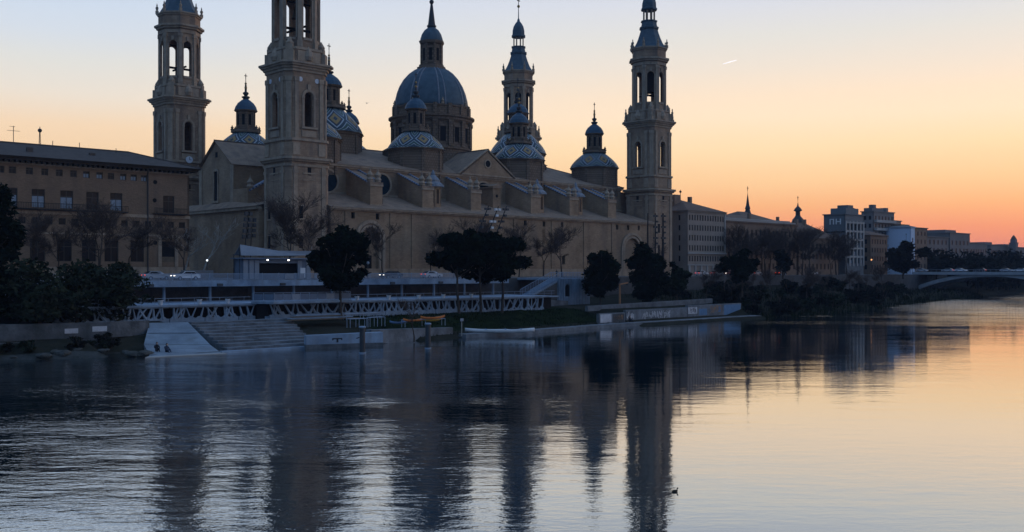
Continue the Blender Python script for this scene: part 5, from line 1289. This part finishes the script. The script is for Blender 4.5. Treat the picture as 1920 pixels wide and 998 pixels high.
t10 = block('apartment_building','higher grey apartment block with stepped roof beyond the bridge end','building',352,374,16,36,27.0,5,4,fl(10,4,3.6,2.0),'farwall',1.6,None)
extra(t10,'roof_plant','farwall',lambda f: (f.box(356,368,20,32,27.36,28.8),))
for i, (u, v, w_, d_, zt, lb) in enumerate(((478,60,28,24,25.6,'far hazy flat-roofed block, leftmost on the low skyline above the bridge'),(516,62,26,24,25.0,'far hazy block with a stepped roof, middle of the low skyline above the bridge'),(552,64,60,24,24.4,'far hazy long block, right of the middle on the low skyline above the bridge'))):
    t_ = block('far_building',lb,'building',u,u+w_,v,v+d_,zt,8,4,fl(10,3,4.5,2.4),'farwall',2.0,None)
    extra(t_,'roof_plant','farwall',lambda f: (f.box(u+5,u+15,v+5,v+15,zt+.36,zt+2.2),))
tw = thing('far_tower','slender far tower standing alone on the hazy skyline above the bridge','tower',541,58,8.4)
f = MB(541,58); f.prism(ngon(4,1.9,PI/4),8.4,26.5); f.prism(ngon(4,2.2,PI/4),26.5,27); f.prism(ngon(4,1.5,PI/4),27,29); f.build('shaft', M['farwall'], tw)
f = MB(541,58); f.lathe([(1.6,29),(1.1,30.2),(.2,31.6)],8); f.build('spire_roof', M['fartile'], tw)
# ================================================================== the bridge
bg = thing('arch_bridge','pale concrete road bridge with one wide low arch at the right edge','bridge',272,-30,0)
f = MB(); BU0, BU1 = 270.0, 288.0
K = 40; V0, V1 = 6.0, -110.0
def soff(v):     # underside of the rib: springs at v=-4 and v=-62, then the next bay
    c_, h_ = -33.5, 30.5; q = (v-c_)/h_
    if v < -66: q = (v+97)/30.5
    return 1.0+6.7*(1-abs(q)**2.1) if abs(q) < 1 else -1.5
ribs = []
for (ua, ub) in ((BU0+.6,BU0+2.4),(BU1-2.4,BU1-.6)):
    g_ = MB(); vs = []
    n_ = 48
    for i in range(n_+1):
        v = -2.5-62*i/n_; zl = soff(v); zu = min(8.4, zl+1.0+.6*abs((v+33.5)/30.5))
        vs += [(ua,v,zl),(ub,v,zl),(ub,v,max(zu,zl+.35)),(ua,v,max(zu,zl+.35))]
    fs = []
    for i in range(n_):
        for j in range(4): fs.append((i*4+j, i*4+(j+1)%4, (i+1)*4+(j+1)%4, (i+1)*4+j))
    fs += [(3,2,1,0), tuple(range(n_*4, n_*4+4))]
    g_.add(vs, fs); g_.build('arch_rib', M['bridge'], bg)
f.box(BU0,BU1,-170,10,8.4,9.3); f.build('deck', M['concrete2'], bg)
f = MB(); f.box(BU0-.25,BU0-.003,-170,10,8.35,9.4); f.build('fascia', M['bridge'], bg)
f = MB(); f.box(BU0+.2,BU0+.3,-170,10,10.2,10.28)
for i in range(88): f.box(BU0+.22,BU0+.28,-170+2*i,-170+2*i+.07,9.31,10.2)
f.build('railing', M['railing'], bg)
for v in (-4.0,-64): f = MB(); f.box(BU0+.2,BU1-.2,v-2,v+2,-3,2.2); f.box(BU0+.8,BU1-.8,v-1,v+1,2.2,8.38); f.build('pier', M['concrete2'], bg)
# ================================================================== trees
def leaf_cloud(f, blobs, n, size, rg, flat=1.0):
    tot = sum(b[3]*b[4]*b[5] for b in blobs)
    for (x_, y_, z_, a, b, c_) in blobs:
        for i in range(int(n*a*b*c_/tot)+1):
            while True:
                p = Vector((rg.uniform(-1,1), rg.uniform(-1,1), rg.uniform(-1,1)))
                if .25 < p.length < 1: break
            p = p.normalized()*(p.length**.5)*rg.choice((.9,1,1,1.08,1.3))
            q = Vector((x_+p.x*a, y_+p.y*b, z_+p.z*c_)); s_ = size*rg.uniform(.55,1.35)
            d1 = Vector((rg.gauss(0,1), rg.gauss(0,1), rg.gauss(0,.6))).normalized(); d2 = d1.cross(Vector((rg.gauss(0,1), rg.gauss(0,1), rg.gauss(0,1)))).normalized()
            f.add([tuple(q-d1*s_), tuple(q+d2*s_*.5), tuple(q+d1*s_), tuple(q-d2*s_*.45)], [(0,1,2,3)])
def tree(name, label, u, v, z0, height, blobs, n, size, mt, seed, trunk_r=.25, lean=0, barkm='bark', group=None):
    rg = random.Random(seed); t = thing(name, label, 'tree', u, v, z0, group)
    f = MB(); zc = sum(b[2] for b in blobs)/len(blobs)
    p = Vector((0,0,-.2)); top = Vector((lean, 0, zc)); K = 5; pr = p
    for i in range(K):
        nx = p.lerp(top, (i+1)/K)+Vector((rg.uniform(-.12,.12), rg.uniform(-.12,.12), 0)); f.tube(pr, nx, trunk_r*(1-.13*i), trunk_r*(1-.13*(i+1)), 8); pr = nx
    for (x_, y_, z_, a, b, c_) in blobs:
        st_ = p.lerp(top, rg.uniform(.55,.95)); mid = st_.lerp(Vector((x_,y_,z_)), .55)+Vector((0,0,-.25)); f.tube(st_, mid, trunk_r*.38, trunk_r*.26, 6); f.tube(mid, (x_,y_,z_+c_*.4), trunk_r*.26, .04, 5)
    f.build('trunk', M[barkm], t, local=True)
    f = MB(); leaf_cloud(f, blobs, n, size, rg); f.build('crown', M[mt], t, local=True, normals=False)
    return t
def crown_blobs(w_, h_, zb, seed, n=14, shape='round', depth=None):
    rg = random.Random(seed); out = []; d_ = depth or w_
    for i in range(n):
        k = rg.uniform(0,1); a = rg.uniform(0,2*PI)
        if shape == 'round': rad = math.sqrt(max(.05, 1-(2*k-1)**2))
        elif shape == 'umbrella': rad = [.75,1,1,.95,.8,.55][min(5, int(k*6))]
        elif shape == 'cone': rad = max(.12, 1-k*.85)
        r_ = rad*rg.uniform(.3,1.0)
        s_ = rg.uniform(.13,.27)
        out.append((w_/2*r_*math.cos(a), d_/2*r_*math.sin(a), zb+h_*(.12+.76*k), w_*s_*.62, d_*s_*.62, h_*s_*.48))
    out.append((0,0,zb+h_*.5,w_*.20,d_*.20,h_*.27))
    return out
def upos(px, v):
    """distance along the front of the sight line, used once to lay out the planting plan"""
    t = (px-960)/1902
    return (t*(210+v*CA)+44.7+v*SA)/(CA-t*SA)
tree('pine_tree','round dark pine in front of the parapet, left of the arched portal',-25.0,-53.5,2.6,14,crown_blobs(9.0,10.6,4.0,1,24),9500,.42,'pine',101,.28)
tree('pine_tree','dark umbrella pine, left of the trunks in the pine group at the middle',-1.2,-53.5,2.4,15,crown_blobs(9.4,8.6,5.6,2,20,'umbrella'),8000,.42,'pine',102,.26,-.9)
tree('pine_tree','dark umbrella pine, middle trunk of the pine group at the middle',3.8,-53.2,2.3,15,crown_blobs(9.4,9.0,6.3,3,20,'umbrella'),8000,.42,'pine',103,.26,-.3)
tree('pine_tree','dark umbrella pine, right of the trunks in the pine group at the middle',8.4,-53.6,2.3,15,crown_blobs(10.2,8.6,5.4,4,22,'umbrella'),8500,.42,'pine',104,.28,.4)
tree('pine_tree','broad dark pine left of the gantry pole, right of the stair',40.3,-48,3.0,13,crown_blobs(8.4,10.2,1.6,5,24),7000,.44,'pine',105,.26)
tree('pine_tree','tall dark tapering pine right behind the gantry pole',57.3,-46,3.0,14,crown_blobs(9.4,12.6,.2,6,26,'round'),8000,.44,'pine',106,.3)
tree('pine_tree','dark spreading tree with broken layered outline at the right end of the graffiti walls',87.0,-50,2.8,13,crown_blobs(10.5,9.0,3.6,7,14,'umbrella'),5600,.46,'pine',107,.26,.5)
tree('olive_tree','grey green dense tree on the bank at the lower left, largest',-68.5,-53.5,3.2,11,crown_blobs(13.5,8.2,.2,8,26),5200,.36,'olive',108,.3)
tree('olive_tree','grey green leafy tree on the bank between the largest bush and the ramp',-58.5,-49.6,3.0,9.5,crown_blobs(11.0,9.0,.2,9,24),4300,.36,'olive',109,.26)
tree('leafy_tree','tall dark leafy tree cut by the left edge, in front of the palace',-69.5,-40,4.6,17,crown_blobs(8.0,12.5,4.4,10,16),4600,.4,'pine',110,.3)
tree('leafy_tree','dark dense tree at the far left behind the quay wall',-73.5,-51.5,3.2,9,crown_blobs(9,8,1.0,12,14),4200,.4,'pine',112,.28)
tree('cypress_tree','narrow dark evergreen beside the right hand pines, below the three straight lamp masts',66.5,-42,3.2,9,crown_blobs(4.2,9.5,.3,11,14,'cone'),2600,.38,'pine',111,.2)
tree('leafy_tree','small dark round tree by the garden wall left of the layered tree',68.0,-46,3.6,7,crown_blobs(6,6,1.0,13,10),2200,.42,'olive',113,.2)
tree('leafy_tree','small dark upright tree by the garden wall behind the layered tree',75.5,-40,4.0,8,crown_blobs(5.5,7.6,.8,14,10),2200,.42,'pine',114,.2)
tree('leafy_tree','dark olive green bush mass between the two grey green trees at the lower left',-63.8,-52.5,3.2,8.5,crown_blobs(9.5,8.0,.2,15,18),2600,.36,'olive',115,.25)
# --- bare winter trees: three prototypes, copies scaled and turned
def bare(seed, height, spread, twmat='twig', trunkmat='bark', r0=.2, levels=5, wig=.35, up=.5, fork=(2,3,3)):
    rg = random.Random(seed); tr = MB(); tw = MB(); cnt = [0]
    RM = height*.0017
    def grow(p, d, ln, r_, lv):
        nseg = 3; q = p
        for i in range(nseg):
            d = (d+Vector((rg.gauss(0,wig*.35), rg.gauss(0,wig*.35), rg.gauss(0,.06)+.05*up))).normalized(); nx = q+d*(ln/nseg)
            r1 = r_*(1-.45*(i+1)/nseg); (tr if lv >= levels-1 else tw).tube(q, nx, r_*(1-.45*i/nseg), r1, 6 if lv >= levels-1 else 3, cap=False)
            if lv > 0 and lv < levels and i < nseg-1 and rg.random() < .95:
                e = (d+Vector((rg.gauss(0,.7), rg.gauss(0,.7), rg.gauss(.15,.3)))).normalized(); grow(nx, e, ln*.6, max(r1*.6, RM), lv-1)
            q = nx
        if lv > 0:
            for k in range(rg.choice(fork)):
                e = (d+Vector((rg.gauss(0,spread), rg.gauss(0,spread), rg.gauss(up*.3,.25)))).normalized(); grow(q, e, ln*rg.uniform(.62,.82), max(r_*.5, RM), lv-1)
    grow(Vector((0,0,-.2)), Vector((0,0,1)), height*.33, r0, levels)
    return tr, tw
protos = []
def bare_tree(label, u, v, z0, sd, height, scale=1, rot=0, group=None, twm='twig', tkm='bark', **k):
    t = thing('bare_tree', label, 'tree', u, v, z0, group, rot); t.scale = (scale,)*3
    tr, tw = bare(sd, height, .55, r0=height*.017, **k)
    tr.build('trunk', M[tkm], t, local=True, normals=False); tw.build('branches', M[twm], t, local=True, normals=False)
    return t
b1 = bare_tree('large bare brown tree rising in front of the nearest tower foot', -14.5, -22, GZ, 21, 15.5, levels=6)
b2 = bare_tree('bare brown tree between the nearest tower and the round pine', -9.5, -19, GZ, 22, 14, levels=6)
b3 = bare_tree('bare grey tree with pale stems at the palace corner, left of two', -31.5, -14, GZ, 23, 13, tkm='palebark', twm='palebark', levels=4, fork=(2,2), up=1.0)
b4 = bare_tree('bare grey tree with pale stems at the palace corner, right of two', -29.2, -17, GZ, 24, 12, tkm='palebark', twm='palebark', levels=4, fork=(2,2), up=1.0)
b5 = bare_tree('bare tree with pale trunk just left of the round pine crown', -11.5, -27, GZ, 25, 11, tkm='palebark', levels=4)
for i, (u, v) in enumerate(((-52,-12),(-45.5,-14),(-39.5,-11),(-57,-15),(-34,-20),(-48.5,-20))):
    dup((b2,b1)[i % 2], u, v, GZ, 1.1*i, 'bare purplish tree in front of the palace facade', 'bare trees before the palace', scale=.72+.05*(i%3))
for i, (u, v, s_, lb) in enumerate(((10.5,-16,.72,'small bare tree before the river wall, between portal and tall window'),(24.5,-14,.8,'bare tree before the river wall, left of the tilted masts'),
      (36.5,-14,.85,'bare tree before the river wall, right of the pine group, first of five'),(43.5,-15,.82,'bare tree before the river wall, right of the pine group, second of five'),(50.5,-14,.8,'bare tree before the river wall, right of the pine group, third of five'),
      (57.5,-15,.78,'bare tree before the river wall, right of the pine group, fourth of five'),(65,-14,.8,'bare tree before the river wall, right of the pine group, fifth of five'),(103,-12,.7,'bare tree by the right hand portal'))):
    dup((b1,b2)[i % 2], u, v, GZ, 1.3*i+.4, lb, 'bare trees before the river wall', scale=s_)
rg = random.Random(44)
for i in range(20):
    u = 143+4.0*i+rg.uniform(-2,2); dup((b2,b1)[i % 2], u, pl(rl,u)+rg.choice((2.0,7.5))+rg.uniform(-.5,.5)+ (3 if u < 150 else 0), GZ, rg.uniform(0,6), 'bare brown tree in the dark row before the far riverside blocks', 'bare trees along the far riverside road', scale=rg.uniform(.75,1.1))
tree('leafy_tree','round dark tree at the near end of the bridge below the white gable wall',243,-14,7.0,12,crown_blobs(15,12,2,31,16),3600,.8,'shrub',131,.35)
tree('leafy_tree','small dark round tree by the road left of the white gable wall',158,-17,7.6,10,crown_blobs(8,7,2,32,12),2000,.6,'shrub',132,.3)
sh = bare_tree('dark bare shrub leaning over the water between the two mooring posts', -25.2, -72.0, .3, 27, 6.5, levels=5, fork=(2,3,3), up=.2)
# --- shrubs on the bank at the right
def shrub(u, v, z0, w_, h_, seed, label, group, mt='shrub', n=700, size=.42):
    rg = random.Random(seed); t = thing('shrub', label, 'shrub', u, v, z0, group)
    f = MB(); leaf_cloud(f, crown_blobs(w_, h_, -.2, seed, 7, 'round'), n, size, rg); f.build('foliage', M[mt], t, local=True, normals=False)
    f = MB()
    for k in range(9):
        a = rg.uniform(0,2*PI); r_ = rg.uniform(.1,.42); e = Vector((w_*r_*math.cos(a), w_*r_*math.sin(a), h_*rg.uniform(.8,1.15))); m_ = e*.5+Vector((rg.uniform(-.3,.3),rg.uniform(-.3,.3),0)); f.tube((e.x*.1,e.y*.1,-.3), m_, .06, .045, 4); f.tube(m_, e, .045, .012, 4)
    f.build('stems', M['twig'], t, local=True, normals=False); return t
rg = random.Random(77); protos = [shrub(76,-63,1,5,3.6,s_,'tangled dark shrub on the sloping bank between the graffiti walls and the bridge','shrubs on the bank before the bridge','shrub' if s_ % 2 else 'olive') for s_ in (200,201,202,203)]
for i in range(64):
    u = 73+rg.random()**1.15*165; e, w_ = pl(EDGE,u), pl(WALL,u); q = rg.uniform(.03,.85); v = e+(w_-e)*q
    dup(protos[i % 4], u, v, max(.1, min(1, q/.3)*2.2*.8+max(0,q-.3)/.7*(bank_z(u)-2)-.2), rg.uniform(0,6), 'tangled dark shrub on the sloping bank between the graffiti walls and the bridge', 'shrubs on the bank before the bridge', scale=rg.uniform(.7,1.5) if u < 180 else rg.uniform(.35,.6))
for i in range(18):
    u = rg.uniform(165,236); e, w_ = pl(EDGE,u), pl(WALL,u); q = rg.uniform(.6,.92)
    dup(protos[i % 4], u, e+(w_-e)*q, bank_z(u)-.3, rg.uniform(0,6), 'tangled dark shrub on the sloping bank between the graffiti walls and the bridge', 'shrubs on the bank before the bridge', scale=rg.uniform(.8,1.3))
protos[0].location = W(74,-60,1.2); protos[1].location = W(80,-57,1.6); protos[2].location = W(92,-60,1.2); protos[3].location = W(86,-62,.9)
for i in range(22):
    u = rg.uniform(-82,-62.5); dup(protos[i % 4], u, -59.0-rg.uniform(0,4.5), .7, rg.uniform(0,6), 'low scrubby bush at the foot of the left quay wall', 'bushes below the left quay wall', scale=rg.uniform(.3,.55))
# bare trees on the bank before the bridge
for i in range(10):
    u = 84+11*i+rg.uniform(-4,4); e, w_ = pl(EDGE,u), pl(WALL,u)
    dup((b2,b1)[i % 2], u, e+(w_-e)*rg.uniform(.25,.6), 2.6, rg.uniform(0,6), 'bare tree on the sloping bank before the bridge', 'bare trees on the bank before the bridge', scale=rg.uniform(.42,.62))
# far wood beyond the bridge: one mass
f = MB(); rg = random.Random(9)
for i in range(300):
    u = rg.uniform(291,700) if i < 200 else rg.uniform(291,430); e = pl(EDGE,u); q = rg.random(); v = e+3+q*q*95; h = rg.uniform(6,11)+ (u-296)*.010; z_ = 2.5+min(q*q*95,10)*.5
    f_b = [(u+rg.uniform(-2,2), v+rg.uniform(-2,2), z_+h*(.35+.22*k), rg.uniform(2.5,4.5), rg.uniform(2.5,4.5), h*.27) for k in range(3)]
    leaf_cloud(f, f_b, 150, 1.0, rg); f.tube((u,v,z_-1),(u,v,z_+h*.5),.3,.15,5)
o = setting('far_wood', f, M['shrub'], normals=False); o['kind'] = 'stuff'
tag(o, 'hazy belt of trees along the river beyond the bridge', 'wood')
# reeds and rough grass at the water's edge on the right bank: one mass
f = MB()
for i in range(5200):
    u = 72+rg.random()**1.3*215; e, w_ = pl(EDGE,u), pl(WALL,u); q = rg.random()**1.6; v = e+.3+(w_-e)*q*.9; z_ = max(-.1, min(1, q*.9/.3)*2.2-.3+max(0,q*.9-.3)/.7*(bank_z(u)-2)); h = rg.uniform(.6,1.7); a = rg.uniform(0,PI); s_ = rg.uniform(.05,.16)
    lx, ly = rg.uniform(-.5,.5), rg.uniform(-.5,.5)
    f.add([(u-s_*math.cos(a),v-s_*math.sin(a),z_),(u+s_*math.cos(a),v+s_*math.sin(a),z_),(u+lx,v+ly,z_+h)],[(0,1,2)])
for i in range(3800):
    u = rg.uniform(-23,30); e = pl(EDGE,u); v = rg.uniform(e+2.2, -51); fq = (v-e)/(pl(WALL,u)-e); z_ = -.2+.75+min(1,max(0,fq-.12)/.3)*2.1+max(0,fq-.42)*.9; h = rg.uniform(.12,.4); a = rg.uniform(0,PI); s_ = rg.uniform(.05,.12)
    f.add([(u-s_*math.cos(a),v-s_*math.sin(a),z_-.1),(u+s_*math.cos(a),v+s_*math.sin(a),z_-.1),(u+rg.uniform(-.15,.15),v+rg.uniform(-.15,.15),z_+h)],[(0,1,2)])
o = setting('bank_grass', f, M['grass'], normals=False); o['kind'] = 'stuff'
tag(o, 'rough grass and reeds growing on the river bank', 'grass')
# ================================================================== masts with floodlights
def mast(u, v, z0, h, leanu, n, label, group=None, thick=.16, lamps=True, stack=False):
    t = thing('light_mast', label, 'mast', u, v, z0, group)
    f = MB(); top = (u+leanu, v, z0+h); f.tube((u,v,z0-.1), top, thick, thick*.55, 8); f.build('pole', M['iron'], t)
    rg = random.Random(int(u*7))
    for i in range(n):
        q = 1-.05-.085*i; x_ = u+leanu*q; z_ = z0+h*q
        for s_ in ((-1,1) if (stack or i % 2 == 0) else (1,)):
            f = MB(); f.tube((x_,v,z_),(x_+s_*.45,v-.1,z_+.1),.045); f.box(x_+s_*.45-.28,x_+s_*.45+.28,v-.35,v+.05,z_-.12,z_+(.55 if stack else .3)); f.build('floodlight', M['white'] if 'middle of three' in label and 'tilted' in label else M['lead'], t)
    return t
mast(-24.3,-22,GZ,11.9,1.3,5,'tilted floodlight mast with stacked lamps left of the nearest tower, nearer one',None,.12,True,True)
mast(-20.6,-18,GZ,11.0,.5,4,'tilted floodlight mast with stacked lamps at the foot of the nearest tower',None,.1,True,True)
mast(13.6,-36,GZ,14.2,7.6,4,'tilted black lamp mast above the pine group, leftmost of three',None,.17)
mast(16.4,-36,GZ,14.2,7.4,4,'tilted black lamp mast above the pine group, middle of three',None,.17)
mast(18.8,-36,GZ,14.3,7.2,4,'tilted black lamp mast above the pine group, rightmost of three',None,.17)
mast(77.7,-30,GZ-.2,15.4,0,0,'straight black mast without lamps before the near-right tower, leftmost of three',None,.24)
mast(80.5,-30,GZ-.2,15.5,0,6,'straight black mast with lamps before the near-right tower, middle of three',None,.24)
mast(83.5,-30,GZ-.2,15.6,0,6,'straight black mast with lamps before the near-right tower, rightmost of three',None,.34)
t = thing('light_mast','slim bent double lamp before the tall window of the river wall','street lamp',17.2,-30,GZ)
f = MB(); f.tube((17.2,-30,GZ),(18.4,-30,12.6),.07,.06); f.tube((18.4,-30,12.6),(20.2,-30,16.0),.06,.04); f.build('pole', M['lead'], t)
for z_ in (14.9,15.9): f = MB(); f.box(19.3+(z_-14.9)*.5,20.0+(z_-14.9)*.5,-30.2,-29.8,z_,z_+.22); f.build('lamp_head', M['lead'], t)
# ================================================================== people
def figure(name_label, u, v, z0, rot, pose, cloth, group=None):
    t = thing('person', name_label, 'person', u, v, z0, group, rot)
    if pose == 'sit':
        J = {'pel':(0,0,.12),'chest':(.02,0,.48),'neck':(.05,0,.62),'head':(.08,0,.76),
             'hl':(.04,.09,.12),'kl':(.38,.12,.34),'al':(.55,.12,.05),'fl':(.70,.12,.03),'hr':(.04,-.09,.12),'kr':(.40,-.12,.36),'ar':(.58,-.12,.05),'fr':(.73,-.12,.03),
             'sl':(.02,.18,.54),'el':(.14,.24,.34),'wl':(.32,.14,.33),'sr':(.02,-.18,.54),'er':(.14,-.24,.34),'wr':(.32,-.14,.35)}
    else:
        J = {'pel':(0,0,.95),'chest':(.01,0,1.32),'neck':(.02,0,1.48),'head':(.04,0,1.62),
             'hl':(0,.1,.92),'kl':(.03,.11,.5),'al':(0,.11,.08),'fl':(.16,.12,.04),'hr':(0,-.1,.92),'kr':(.03,-.11,.5),'ar':(0,-.11,.08),'fr':(.16,-.12,.04),
             'sl':(0,.19,1.4),'el':(.04,.25,1.12),'wl':(.22,.2,1.02),'sr':(0,-.19,1.4),'er':(.04,-.25,1.12),'wr':(.22,-.2,1.02)}
    E_ = [('pel','chest'),('chest','neck'),('neck','head'),('pel','hl'),('hl','kl'),('kl','al'),('al','fl'),('pel','hr'),('hr','kr'),('kr','ar'),('ar','fr'),('chest','sl'),('sl','el'),('el','wl'),('chest','sr'),('sr','er'),('er','wr')]
    RD = {'pel':.15,'chest':.16,'neck':.06,'head':.1,'hl':.1,'hr':.1,'kl':.075,'kr':.075,'al':.05,'ar':.05,'fl':.04,'fr':.04,'sl':.07,'sr':.07,'el':.05,'er':.05,'wl':.038,'wr':.038}
    nm = list(J); me = bpy.data.meshes.new('body'); me.from_pydata([J[k] for k in nm], [(nm.index(a), nm.index(b)) for a, b in E_], [])
    o = bpy.data.objects.new('body', me); sc.collection.objects.link(o); o.parent = t; me.materials.append(M[cloth])
    md = o.modifiers.new('skin','SKIN'); 
    sv = me.skin_vertices[0].data if me.skin_vertices else None
    if sv is None:
        bm = bmesh.new(); bm.from_mesh(me); bm.verts.layers.skin.verify(); bm.to_mesh(me); bm.free(); sv = me.skin_vertices[0].data
    for i, k in enumerate(nm): sv[i].radius = (RD[k], RD[k])
    sv[0].use_root = True
    o.modifiers.new('sub','SUBSURF').levels = 1; o.modifiers['sub'].render_levels = 1
    hx, hy, hz = J['head']
    f = MB(); f.ball(hx+.02,hy,hz,.10,14,8,1.2); f.tube((hx+.1,hy,hz-.01),(hx+.14,hy,hz-.02),.02,.012,5); f.build('head', M['skin'], t, local=True, smooth=True)
    f = MB(); f.ball(hx-.01,hy,hz+.035,.108,14,8,1.1); f.build('hair', M['hair'], t, local=True, smooth=True)
    return t
figure('person in dark clothes sitting on the ramp by the water, left of two',-59.8,-67.0,.38,R(-100),'sit','cloth_dk').scale = (1.25,)*3
figure('person in dark clothes sitting on the ramp by the water, right of two',-59.2,-68.3,.28,R(-80),'sit','cloth_bl').scale = (1.25,)*3
figure('person in dark clothes sitting against the graffiti wall by the river path',30.0,-64.3,.62,R(-90),'sit','cloth_dk').scale = (1.3,)*3
figure('person in dark clothes standing at the top of the deck stair',37.6,-38.6,8.4,R(-90),'stand','cloth_dk')
# ================================================================== birds
def fly_bird(u, v, z_, s_, rot, label):
    t = thing('flying_bird', label, 'bird', u, v, z_, rot=rot)
    f = MB(); f.lathe([(.02,-.5),(.1,-.35),(.15,-.05),(.12,.2),(.07,.35),(.08,.43),(.02,.55)],10)
    f.v = [(p[2]*s_, p[0]*s_, p[1]*s_) for p in f.v]
    for q in (-1,1):
        f.add([(.2*s_,q*.1*s_,.03*s_),(.1*s_,q*.55*s_,.35*s_),(-.15*s_,q*1.1*s_,.5*s_),(-.2*s_,q*.6*s_,.3*s_),(-.2*s_,q*.1*s_,.02*s_)],[(0,1,3,4),(1,2,3)])
    f.build('body', M['cloth_dk'], t, local=True)
fly_bird(22,6,47.8,.8,R(60),'dark bird flying in the sky right of the nearest tower')
def duck(label, X, Y, rot):
    o = bpy.data.objects.new('duck', None); sc.collection.objects.link(o); o.location = (X,Y,0); o.rotation_euler = (0,0,rot); tag(o,label,'bird')
    ORG[o.name] = (0,0,0); f = MB()
    f.lathe([(.01,-.24),(.06,-.2),(.10,-.08),(.11,.05),(.07,.15),(.02,.2)],10); f.v = [(p[2],p[0],p[1]*.75+.05) for p in f.v]
    f.tube((.13,0,.06),(.17,0,.2),.04,.03); f.build('body', M['duck'], o, local=True, smooth=True)
    f = MB(); f.ball(.18,0,.22,.05); f.tube((.21,0,.22),(.28,0,.21),.018,.012,5); f.build('head', M['cloth_dk'], o, local=True, smooth=True)
duck('small dark duck swimming right of the near-right tower\'s reflection', 7.36, 45.8, R(20)); bpy.data.objects['duck'].scale = (.7,)*3
# ================================================================== contrail, a thin streak of ice cloud far beyond the town
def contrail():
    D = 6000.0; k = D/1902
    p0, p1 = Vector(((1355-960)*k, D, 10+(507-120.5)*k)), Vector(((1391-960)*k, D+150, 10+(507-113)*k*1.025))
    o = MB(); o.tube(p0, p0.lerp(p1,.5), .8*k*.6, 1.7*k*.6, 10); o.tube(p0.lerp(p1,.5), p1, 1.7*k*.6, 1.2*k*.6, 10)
    m_ = bpy.data.materials.new('glowing_ice_cloud'); m_.use_nodes = True; t = m_.node_tree; b = t.nodes['Principled BSDF']; b.inputs['Base Color'].default_value = (.9,.9,.92,1); b.inputs['Roughness'].default_value = 1
    b.inputs['Transmission Weight'].default_value = 0; b.inputs['Emission Color'].default_value = (1,.93,.86,1); b.inputs['Emission Strength'].default_value = .97  # emission stands in for sunlight on the trail
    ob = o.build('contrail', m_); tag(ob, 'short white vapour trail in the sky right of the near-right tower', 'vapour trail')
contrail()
# ================================================================== haze over the river valley
f = MB(); f.box(-1300, 6200, -6200, 6200, -2, 112)
hz = f.build('haze', [], None); hz.location = W(0,0,0)*0; hz['kind'] = 'stuff'
hm = bpy.data.materials.new('valley_air'); hm.use_nodes = True; t = hm.node_tree; t.nodes.clear()
o_ = t.nodes.new('ShaderNodeOutputMaterial'); vp = t.nodes.new('ShaderNodeVolumePrincipled')
vp.inputs['Color'].default_value = (.55,.70,1,1); vp.inputs['Density'].default_value = 0.00011; vp.inputs['Anisotropy'].default_value = 0
t.links.new(vp.outputs[0], o_.inputs['Volume']); hz.data.materials.append(hm)
tag(hz, 'thin bluish evening haze over the river and town', 'haze')
